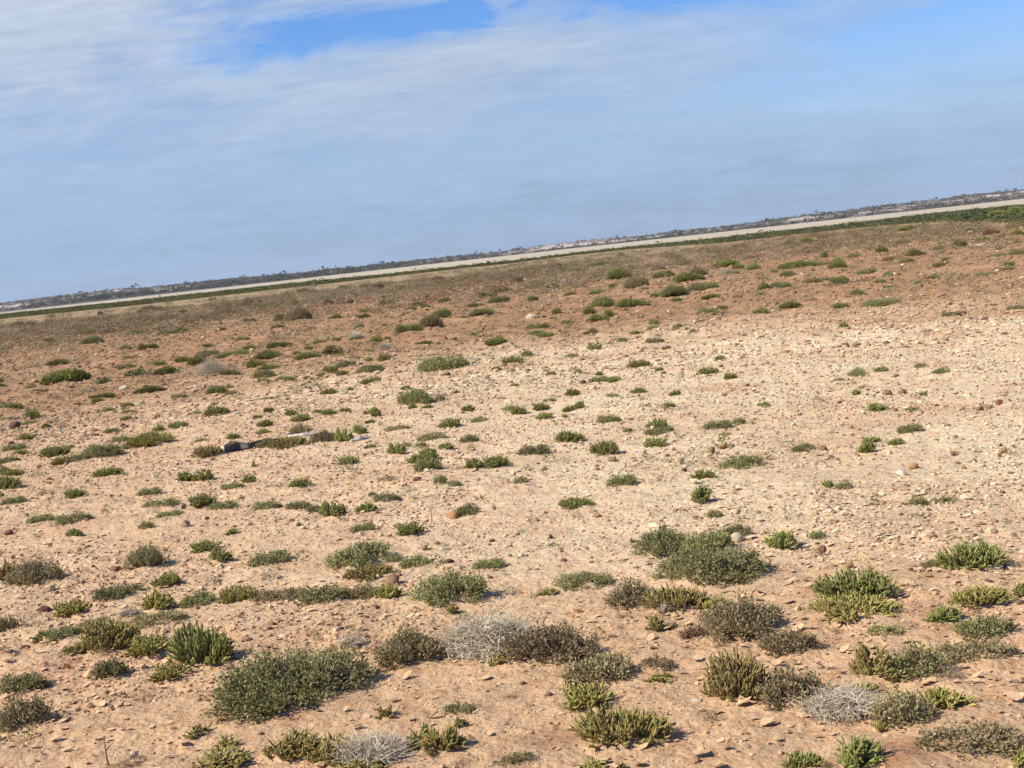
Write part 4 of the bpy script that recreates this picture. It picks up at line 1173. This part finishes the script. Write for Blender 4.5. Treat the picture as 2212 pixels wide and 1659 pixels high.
MROCK = attr_mat('rock', .88, .5, 130, vary=.3)
for i, (crop, cx, by, wp, hp, colr, label) in enumerate(STONES):
    ox, oy, k = CROPS[crop]
    px, py, wpx, hpx = ox + cx * k, oy + by * k, wp * k, hp * k
    gx, gy, gz, d, w = ground_spot(px, py, wpx)
    sl = CAM_H / math.hypot(d, CAM_H)
    hm = hpx * w / wpx; depth = .75 * w
    h = max(.5 * hm, hm - .5 * depth * sl) * 1.12
    f = .4 * depth / d
    gx, gy = gx * (1 + f), gy * (1 + f); gz = float(terrain(gx, gy))
    o = link('stone' if w < .25 else 'boulder', rock_mesh(w, depth, h, STONE_COL[colr], 100 + i, label.startswith(('round', 'smooth', 'small round', 'brown domed', 'cream domed'))))
    o.location = (gx, gy, gz - .08 * h); o.rotation_euler = (0, 0, rng.uniform(-.35, .35))
    tag(o, label, 'stone', 'larger stones lying on the plain')
    if (crop, cx) in MARK_STONE:
        THINGS.append(dict(o=o, kind='stone', x=gx, y=gy, w=w, h=h, noun='', px=px, py=py, key=None, mark=MARK_STONE[(crop, cx)]))

# ------------------------------------------------------------------ driftwood
MBARK = wood_mat('weathered_bark', (.03, .025, .02), (.20, .17, .14), (9, 70, 70))
MBLEACH = wood_mat('bleached_wood', (.27, .235, .20), (.60, .55, .48), (8, 90, 90))
MBLEACH_D = wood_mat('bleached_face', (.45, .41, .35), (.62, .57, .49), (40, 60, 60))


def log_mesh(pts, rads, mat, sides=18, cap0=True, rugged=.42, seed=1):
    """a wooden piece along a bent line, furrowed along its grain"""
    g = np.random.default_rng(seed)
    pts = np.array(pts, float); n = 26
    t = np.linspace(0, len(pts) - 1, n)
    P = np.stack([np.interp(t, np.arange(len(pts)), pts[:, k]) for k in range(3)], 1)
    Rr = np.interp(t, np.arange(len(rads)), rads)
    ax = unit(P[-1] - P[0]); s = unit(np.cross(ax, np.array([0, 0, 1.]))); up = np.cross(s, ax)
    a = np.arange(sides) * 2 * PI / sides
    fur = g.uniform(-1, 1, sides)
    rr = Rr[:, None] * (1 + rugged * fur[None] * .6 + rugged * (vnoise(np.repeat(t[:, None], sides, 1) * 2, np.tile(a[None] * 3, (n, 1)), 1.0, seed) - .5))
    V = P[:, None] + rr[..., None] * (np.cos(a)[None, :, None] * s + np.sin(a)[None, :, None] * up)
    V = V.reshape(-1, 3)
    i = np.arange(n - 1)[:, None] * sides; j = np.arange(sides)[None]; k = (j + 1) % sides
    F4 = np.stack([i + j, i + k, i + sides + k, i + sides + j], -1).reshape(-1, 4)
    c1 = ((n - 1) * sides + np.arange(sides))[None]
    c0 = np.arange(sides)[::-1][None]
    return mesh_np('log', V, [F4, np.concatenate([c0, c1])], mat, {'tone': np.zeros(len(V))}, False), P, rr


def wood_piece(name, label, spots, rads, mat, seed, cat='log'):
    pts = []
    for (px, py), r in zip(spots, rads):
        x, y, z = at(px, py)
        pts.append((x, y + r, z + r * .72))
    o0 = np.array(pts[0]); loc = [p - o0 for p in np.array(pts)]
    me, P, rr = log_mesh(loc, rads, mat, seed=seed)
    # store along the object's own x axis is not needed: the grain follows the piece
    o = link(name, me); o.location = o0
    tag(o, label, cat)
    return o, P, rr


log, LP, LR = wood_piece('fallen_log', 'weathered dark fallen log with a white broken end, shrubs growing against it',
                         [(481, 981), (505, 974), (535, 971), (580, 958), (622, 951)], [.046, .052, .038, .030, .010], MBARK, 3)
ax = unit(LP[-1] - LP[0]); sd = unit(np.cross(ax, np.array([0, 0, 1.]))); up = np.cross(sd, ax)
a_ = np.arange(18) * 2 * PI / 18
rim = LP[0] - ax * .004 + LR[0][:, None] * 1.02 * (np.cos(a_)[:, None] * sd + np.sin(a_)[:, None] * up)
face = np.concatenate([[LP[0] - ax * .022], rim, LP[0] - ax * .012 + (rim - LP[0]) * .6])
ff = [[0, 19 + i, 19 + (i + 1) % 18] for i in range(18)]
fq = [[19 + i, 1 + i, 1 + (i + 1) % 18, 19 + (i + 1) % 18] for i in range(18)]
tag(link('broken_end', mesh_np('broken_end', face, [ff, fq], MBLEACH_D, {'tone': np.zeros(len(face))}), log), 'white broken end of the log')
THINGS.append(dict(o=log, kind='log', x=log.location.x + .3, y=log.location.y, w=.8, h=.1, noun='', px=560, py=970, key=None, mark='the fallen log'))
wood_piece('driftwood', 'bleached white piece of driftwood lying between two shrubs behind the fallen log',
           [(620, 946), (655, 944), (705, 938)], [.014, .024, .011], MBLEACH, 5, 'driftwood')
wood_piece('driftwood', 'bleached white slab of driftwood poking out from a green samphire',
           [(757, 955), (778, 951), (797, 946)], [.012, .017, .008], MBLEACH, 7, 'driftwood')
wood_piece('driftwood', 'small white splinter of wood leaning at the fallen log',
           [(618, 944), (634, 934)], [.014, .007], MBLEACH, 9, 'driftwood')


def stick(label, spots_h, r, mat, name='dead_stick'):
    """a bare upright stick with a side twig or two, given as (pixel foot), heights and leans"""
    (px, py), H, lean, forks = spots_h
    x, y, z = at(px, py)
    P = [np.array([[0, 0, -.01], [lean * .3, 0, H * .35], [lean * .55, .01, H * .7], [lean, .02, H]])]
    for (t, dx, dz) in forks:
        b = np.array([lean * t, .01, H * t]); P.append(np.array([b, b + [dx * .4, .01, dz * .5], b + [dx * .8, .0, dz * .8], b + [dx, .01, dz]]))
    P = np.array(P); rad = np.outer([r] + [r * .6] * len(forks), [1, .85, .7, .35])
    V, F, T = tubes(P, rad, 6, .3)
    o = link(name, mesh_np(name, V, F, mat, {'tone': T})); o.location = (x, y, z)
    return tag(o, label, 'stick')


stick('short brown stick standing upright on pale gravel near the orange wedge stone', ((932.5, 1125), .075, .006, ()), .0055, M['W'])
stick('thin bare twig leaning left, rising from pale gravel', ((1000, 1197), .19, -.09, ((.45, -.02, .04), (.1, .06, .05), (.1, .09, .02))), .0022, M['W'])
stick('thin dry stalk on sand behind the brown saltbush left of the ash-grey bush', ((837, 1352), .10, .006, ((.6, .015, .02),)), .002, M['W'])
stick('grey stake-like stick near the lower left edge', ((235, 1655), .10, -.012, ((.5, .03, .03),)), .004, M['W'])
stick('thin twig with two side shoots below the bleached twig heap', ((1905, 1640), .07, .01, ((.5, .03, .03), (.4, -.02, .03))), .002, M['W'])

# ------------------------------------------------------------------ trees along the far shore and on the dunes
MCROWN = plant_mat('dark_tree_leaves', (.045, .05, .035), (.075, .08, .055), (.10, .10, .07))
MTRUNK = plant_mat('tree_bark', (.09, .075, .06), (.14, .12, .10), (.18, .15, .12), trans=0)


def tree_meshes(seed, W, H, bare=False):
    crown = Soup(); trunk = Soup()
    n = 6
    th = H * (.45 if not bare else .5)
    a = rng.uniform(0, 2 * PI, n)
    tips = np.stack([np.cos(a) * W * .33, np.sin(a) * W * .33, H * rng.uniform(.6, .92, n)], 1)
    base = np.zeros((1, 3)); fork = np.array([[.03 * W, 0, th]])
    trunk.add(*tubes(np.stack([base, fork * .5, fork], 1), np.array([[.045, .035, .028]]) * H, 7, .3))
    F0 = np.repeat(fork * .9, n, 0)
    trunk.add(*tubes(np.stack([F0, F0 * .5 + tips * .5 + rng.normal(0, .05 * W, (n, 3)), tips], 1), np.broadcast_to(np.array([.022, .014, .006]) * H, (n, 3)), 5, .4))
    if bare:
        m = 60
        k = rng.integers(0, n, m); t = rng.uniform(.2, 1, (m, 1))
        p = F0[k] + (tips[k] - F0[k]) * t; e = p + unit(rng.normal(0, 1, (m, 3)) + [0, 0, .7]) * H * .2
        trunk.add(*tubes(np.stack([p, (p + e) / 2, e], 1), np.broadcast_to(np.array([.010, .007, .003]) * H, (m, 3)), 3, .6))
        return None, trunk
    c = np.concatenate([tips, np.array([[0, 0, H * .8]])])
    m = 420
    k = rng.integers(0, len(c), m)
    d = unit(rng.normal(size=(m, 3))) * rng.uniform(.3, 1, (m, 1)) ** .6
    P = c[k] + d * np.array([W * .27, W * .27, H * .24])
    P[:, 2] = np.clip(P[:, 2], H * .16, H)
    crown.add(*leaves(P, unit(d + rng.normal(0, .5, (m, 3))), W * .13, W * .09, rng.uniform(0, 1, m)))
    return crown, trunk


TREES = [(94, 11, 17), (132, 6, 9), (201, 12, 15), (222, 13, 17), (233, 13, 15), (262, 11, 14), (279, 12, 15), (287, 11, 13), (312, 12, 11), (326, 10, 15), (357, 9, 12),
         (415, 8, 14), (440, 9, 13), (470, 9, 14), (500, 9, 13), (523, 10, 13), (560, 9, 13), (600, 9, 14), (630, 9, 15), (662, 10, 12), (703, 13, 7), (812, 8, 9),
         (865, 8, 8), (917, 8, 7), (972, 7, 8), (993, 7, 7)]
CREST = [(213, 17, 3.4, 4), (940, 9, 4, 4), (1060, 6, 4, 5), (1080, 6, 4, 6), (2018, 15, 5, 6), (1735, 12.4, 3, 5), (1331, 10.5, 2.6, 6)]
BARE = [(1878, 10, 8), (1932, 9, 8), (1953, 9, 9), (1832, 9, 9), (1692, 5, 5), (1866, 6, 6), (1740, 5, 9)]
tp = [tree_meshes(k, 1.0, 1.0) for k in range(4)]
tpm = [(a.build('crown', MCROWN), b.build('trunk', MTRUNK)) for a, b in tp]
bpm = [tree_meshes(k, 1.0, 1.0, True)[1].build('branches', MTRUNK) for k in range(3)]
ORD = ['', 'second', 'third', 'fourth', 'fifth', 'sixth', 'seventh', 'eighth', 'ninth', 'tenth', 'eleventh', 'twelfth', 'thirteenth', 'fourteenth', 'fifteenth',
       'sixteenth', 'seventeenth', 'eighteenth', 'nineteenth', 'twentieth', 'twenty-first', 'twenty-second', 'twenty-third', 'twenty-fourth', 'twenty-fifth', 'twenty-sixth',
       'twenty-seventh', 'twenty-eighth']


def nth(i, n):
    return 'leftmost' if i == 0 else 'rightmost' if i == n - 1 else ORD[i] + ' from the left'


def place_tree(u, d, z, w, h, i, kind):
    a = math.atan((u - 1075) / 2780)
    if kind == 'bare':
        o = link('bare_tree', bpm[i % 3])
    else:
        o = bpy.data.objects.new('tree', None); COL.objects.link(o)
        link('crown', tpm[i % 4][0], o); link('trunk', tpm[i % 4][1], o)
    o.location = (math.sin(a) * d, math.cos(a) * d, z); o.scale = (w, w, h); o.rotation_euler = (0, 0, i * 1.3)
    return o


for i, (u, h, w) in enumerate(TREES):
    d = 2020.0 + 6 * (i % 3)
    o = place_tree(u, d, -.1, w * d / FPX * 1.05, (h - 1.0) * d / FPX, i, 'tree')
    tag(o, f'dark tree on the far playa shore, {nth(i, len(TREES))} in its row', 'tree', 'dark trees along the far playa shore')
for i, (u, ht, w, h) in enumerate(CREST):
    z = float(dune_z(np.array(u), np.array(2478.0)))
    o = place_tree(u, 2478.0, z - .3, w * 2478 / FPX, h * 2478 / FPX, i, 'tree')
    tag(o, f'small dark tree on the dune crest, {nth(i, len(CREST))} of the crest trees', 'tree', 'trees on the dune crest')
for i, (u, h, w) in enumerate(sorted(BARE)):
    d = 900.0 if u in (1866, 1740) else 1250.0
    o = place_tree(u, d, -.05, w * d / FPX, h * d / FPX, i, 'bare')
    tag(o, f'bare grey tree on the pale playa, {nth(i, len(BARE))} of the bare trees', 'tree', 'bare trees on the playa')
UP = [(346, 643.5, 6, 3), (401, 644.7, 5, 3), (680.5, 619, 8, 8), (699, 608, 6, 2.6), (744, 603, 6, 2.6), (830, 596, 6, 4), (1023, 572, 5, 2.6), (1058, 568, 5, 2.6), (1092, 564.5, 5, 2.6)]
for i, (px, py, h, w) in enumerate(UP):
    gx, gy, gz, d, wm = ground_spot(px, py, w)
    p = PROTO['O'][-3]
    o = link('upright_bush', p[2]); o.location = (gx, gy, gz)
    o.scale = (wm / p[0], wm / p[0], h * d / FPX / p[1])
    tag(o, f'narrow dark bush at the green belt, {nth(i, len(UP))} of the narrow bushes', 'shrub', 'narrow upright bushes by the green belt')

# ------------------------------------------------------------------ a label for every shrub
ORDN = ['the closest', 'the second closest', 'the third closest', 'the fourth closest', 'the fifth closest', 'the sixth closest', 'the seventh closest', 'the eighth closest']
for t in THINGS:
    if t['key'] in MARK_PLANT:
        t['mark'], lab = MARK_PLANT[t['key']]
        t['o']['label'] = lab
    if t['kind'] in 'SYBORGW':
        w = t['w']; a = t['h'] / w
        size = 'tiny' if w < .13 else 'small' if w < .27 else 'mid-sized' if w < .55 else 'large' if w < 1.3 else 'very large'
        shape = 'flat' if a < .34 else 'upright' if a > .62 else 'rounded'
        t['look'] = f"{size} {shape} {t['noun']}"
marks = [t for t in THINGS if t.get('mark')]
assert len(marks) == len(MARK_PLANT) + len(MARK_STONE) + 1, len(marks)


def side(m, t):
    dx, dy = t['x'] - m['x'], t['y'] - m['y']
    if abs(dx) >= abs(dy):
        return ('to the left of ' if dx < 0 else 'to the right of '), math.hypot(dx, dy)
    return ('beyond ' if dy > 0 else 'in front of '), math.hypot(dx, dy)


table = {}
for mi, m in enumerate(marks):
    for t in THINGS:
        if t is not m and 'look' in t:
            s, dd = side(m, t)
            table.setdefault((mi, s, t['look']), []).append((dd, id(t)))
for v in table.values():
    v.sort()
used = set()
for t in THINGS:
    if 'look' not in t or t.get('mark'):
        continue
    best = None
    for mi, m in enumerate(marks):
        s, dd = side(m, t)
        r = [q for _, q in table[(mi, s, t['look'])]].index(id(t))
        if r < len(ORDN):
            c = math.hypot(t['px'] - m['px'], (t['py'] - m['py']) * 2.2) * (1 + .9 * r)
            if best is None or c < best[0]:
                best = (c, r, s, m['mark'])
    if best is None:
        best = (0, 0, 'near ', 'the lone upright bush')
    lab = f"{t['look']}, {ORDN[best[1]]} {best[2]}{best[3]}"
    t['o']['label'] = lab
    used.add(lab)
print('LABELS', len(THINGS), len(used), max(len(l.split()) for l in used))

HAZE = .55e-4
# ------------------------------------------------------------------ light and sky
SUN_EL, SUN_AZ = R(42), R(-111)          # azimuth from straight ahead, negative to the left
sdir = Vector((math.sin(SUN_AZ) * math.cos(SUN_EL), math.cos(SUN_AZ) * math.cos(SUN_EL), math.sin(SUN_EL)))
sun_d = bpy.data.lights.new('sun', 'SUN'); sun_d.energy = 5.0; sun_d.angle = R(.53); sun_d.color = (1.0, .925, .81)
sun = bpy.data.objects.new('sun', sun_d); COL.objects.link(sun)
sun.rotation_euler = (-sdir).to_track_quat('-Z', 'Y').to_euler()

world = bpy.data.worlds.new('World'); scene.world = world; world.use_nodes = True
nt = world.node_tree
for n_ in list(nt.nodes):
    nt.nodes.remove(n_)
out = nt.nodes.new('ShaderNodeOutputWorld'); bg = nt.nodes.new('ShaderNodeBackground')
sky = nt.nodes.new('ShaderNodeTexSky'); sky.sky_type = 'NISHITA'; sky.sun_disc = False
sky.sun_elevation = SUN_EL; sky.sun_rotation = SUN_AZ
sky.altitude = 0; sky.air_density = 1.0; sky.dust_density = .3; sky.ozone_density = 3.0
tc = nt.nodes.new('ShaderNodeTexCoord')
sep = nt.nodes.new('ShaderNodeSeparateXYZ'); nt.links.new(tc.outputs['Generated'], sep.inputs[0])


def math_(op, a, b=None, c=None):
    n = nt.nodes.new('ShaderNodeMath'); n.operation = op
    for i, v in enumerate((a, b, c)):
        if v is None:
            continue
        if hasattr(v, 'links'):
            nt.links.new(v, n.inputs[i])
        else:
            n.inputs[i].default_value = v
    return n.outputs[0]


X, Y, Z = sep.outputs
ay = math_('MAXIMUM', math_('ABSOLUTE', Y), .15)
U = math_('DIVIDE', X, ay); V = math_('DIVIDE', Z, ay)
comb = nt.nodes.new('ShaderNodeCombineXYZ')
nt.links.new(U, comb.inputs[0]); nt.links.new(V, comb.inputs[1])


def streaks(sx, sy, rot, detail, dist):
    mp = nd(nt, 'ShaderNodeMapping'); mp.inputs['Rotation'].default_value = (0, 0, rot); mp.inputs['Scale'].default_value = (sx, sy, 1)
    nt.links.new(comb.outputs[0], mp.inputs[0])
    n = nd(nt, 'ShaderNodeTexNoise', Scale=1.0, Detail=detail, Roughness=.62, Distortion=dist); nt.links.new(mp.outputs[0], n.inputs['Vector'])
    return n


na = streaks(4.0, 11.0, R(-11), 6.0, .9)
nb = streaks(9.0, 60.0, R(-10), 7.0, .5)
nc = streaks(26.0, 150.0, R(-6), 6.0, .5)


def hole(px, py, wu, wv, amt, rot=0):
    """an opening of clear sky round the direction of a pixel"""
    d = ray(px, py); u0, v0 = d[0] / d[1], d[2] / d[1]
    du = math_('SUBTRACT', UW, u0); dv = math_('SUBTRACT', VW, v0)
    cr, sr = math.cos(rot), math.sin(rot)
    a = math_('ADD', math_('MULTIPLY', du, cr / wu), math_('MULTIPLY', dv, sr / wu))
    b = math_('ADD', math_('MULTIPLY', du, -sr / wv), math_('MULTIPLY', dv, cr / wv))
    q = math_('ADD', math_('MULTIPLY', a, a), math_('MULTIPLY', b, b))
    return math_('MULTIPLY', math_('EXPONENT', math_('MULTIPLY', q, -1.0)), amt)


UW = math_('ADD', U, math_('MULTIPLY', math_('SUBTRACT', nb.outputs['Fac'], .5), .22))
VW = math_('ADD', V, math_('MULTIPLY', math_('SUBTRACT', na.outputs['Fac'], .5), .10))
holes = None
for args in ((740, 50, .105, .017, .95, .03), (980, 22, .06, .012, .6, .2), (520, 30, .06, .012, .5, 0), (620, 95, .06, .010, .4, 0), (930, 40, .05, .012, .4, .2), (1480, 0, .12, .017, .95, 0), (2090, 50, .085, .026, .85, .10),
             (1960, 165, .13, .011, .5, .05), (2300, 100, .12, .04, .7, 0), (1750, 70, .06, .02, .2, 0), (1350, 10, .05, .014, .35, 0)):
    h_ = hole(*args)
    holes = h_ if holes is None else math_('ADD', holes, h_)
clo = hole(150, 60, .30, .05, .22); clo2 = hole(1080, 120, .14, .03, .18, .2)
noise = math_('ADD', math_('ADD', math_('MULTIPLY', math_('SUBTRACT', na.outputs['Fac'], .5), .9), math_('MULTIPLY', math_('SUBTRACT', nb.outputs['Fac'], .5), .9)), math_('MULTIPLY', math_('SUBTRACT', nc.outputs['Fac'], .5), .25))
cover = math_('ADD', math_('ADD', math_('ADD', .80, clo), clo2), math_('SUBTRACT', noise, math_('MULTIPLY', holes, math_('ADD', 1.0, math_('MULTIPLY', noise, 1.2)))))
hi = nt.nodes.new('ShaderNodeMapRange'); nt.links.new(Z, hi.inputs[0]); hi.inputs[1].default_value = .36; hi.inputs[2].default_value = .6; hi.inputs[3].default_value = 0.0; hi.inputs[4].default_value = .85
fr = nt.nodes.new('ShaderNodeMapRange'); nt.links.new(Y, fr.inputs[0]); fr.inputs[1].default_value = -.1; fr.inputs[2].default_value = .3
cover = math_('MULTIPLY', math_('SUBTRACT', cover, hi.outputs[0]), fr.outputs[0])
cl = nt.nodes.new('ShaderNodeClamp'); nt.links.new(cover, cl.inputs[0])
cl.inputs[1].default_value = 0.0; cl.inputs[2].default_value = .95
low = nt.nodes.new('ShaderNodeMapRange'); nt.links.new(Z, low.inputs[0]); low.interpolation_type = 'SMOOTHSTEP'
low.inputs[1].default_value = .03; low.inputs[2].default_value = .17; low.inputs[3].default_value = .93; low.inputs[4].default_value = 0.0
fac = math_('MAXIMUM', cl.outputs[0], math_('MULTIPLY', low.outputs[0], fr.outputs[0]))
hsv = nt.nodes.new('ShaderNodeHueSaturation'); nt.links.new(sky.outputs[0], hsv.inputs['Color'])
hsv.inputs['Saturation'].default_value = 1.25; hsv.inputs['Value'].default_value = 1.0
clear = mixc(nt, 1.0, hsv.outputs[0], (.93, 1.02, 1.32), 'MULTIPLY')
cr_ = nt.nodes.new('ShaderNodeMapRange'); nt.links.new(Z, cr_.inputs[0])
cr_.inputs[1].default_value = .0; cr_.inputs[2].default_value = .26
cr_.interpolation_type = 'SMOOTHSTEP'
veil = mixc(nt, cr_.outputs[0], (2.7, 3.85, 5.7), (4.9, 5.5, 6.45))
thick = math_('ADD', 1.0, math_('ADD', math_('ADD', math_('MULTIPLY', math_('SUBTRACT', na.outputs['Fac'], .5), .30), math_('MULTIPLY', math_('SUBTRACT', nb.outputs['Fac'], .5), .40)), math_('MULTIPLY', math_('SUBTRACT', nc.outputs['Fac'], .5), .30)))
vs = nt.nodes.new('ShaderNodeVectorMath'); vs.operation = 'SCALE'; nt.links.new(veil, vs.inputs[0]); nt.links.new(thick, vs.inputs['Scale'])
mixn = mixc(nt, fac, clear, vs.outputs[0])
nt.links.new(mixn, bg.inputs[0]); bg.inputs[1].default_value = .083
nt.links.new(bg.outputs[0], out.inputs[0])

# ------------------------------------------------------------------ the air
bpy.ops.mesh.primitive_cube_add(size=1)
hz = bpy.context.object; hz.name = 'haze'; hz.data.name = 'haze'
hz.scale = (7000, 4400, 60); hz.location = (0, 1900, 29.0)
hm, hnt, hout = new_mat('dusty_air')
pv = hnt.nodes.new('ShaderNodeVolumePrincipled'); pv.inputs['Density'].default_value = HAZE
pv.inputs['Color'].default_value = (.86, .88, .93, 1); pv.inputs['Anisotropy'].default_value = .2
hnt.links.new(pv.outputs[0], hout.inputs['Volume'])
hz.data.materials.append(hm)
tag(hz, 'thin dusty haze over the whole plain', kind='stuff')

scene.view_settings.view_transform = 'Standard'
scene.view_settings.look = 'None'
scene.view_settings.exposure = .52
scene.view_settings.gamma = 1.0
scene.cycles.max_bounces = 6
scene.cycles.diffuse_bounces = 3
scene.cycles.transparent_max_bounces = 4
scene.cycles.use_denoising = True
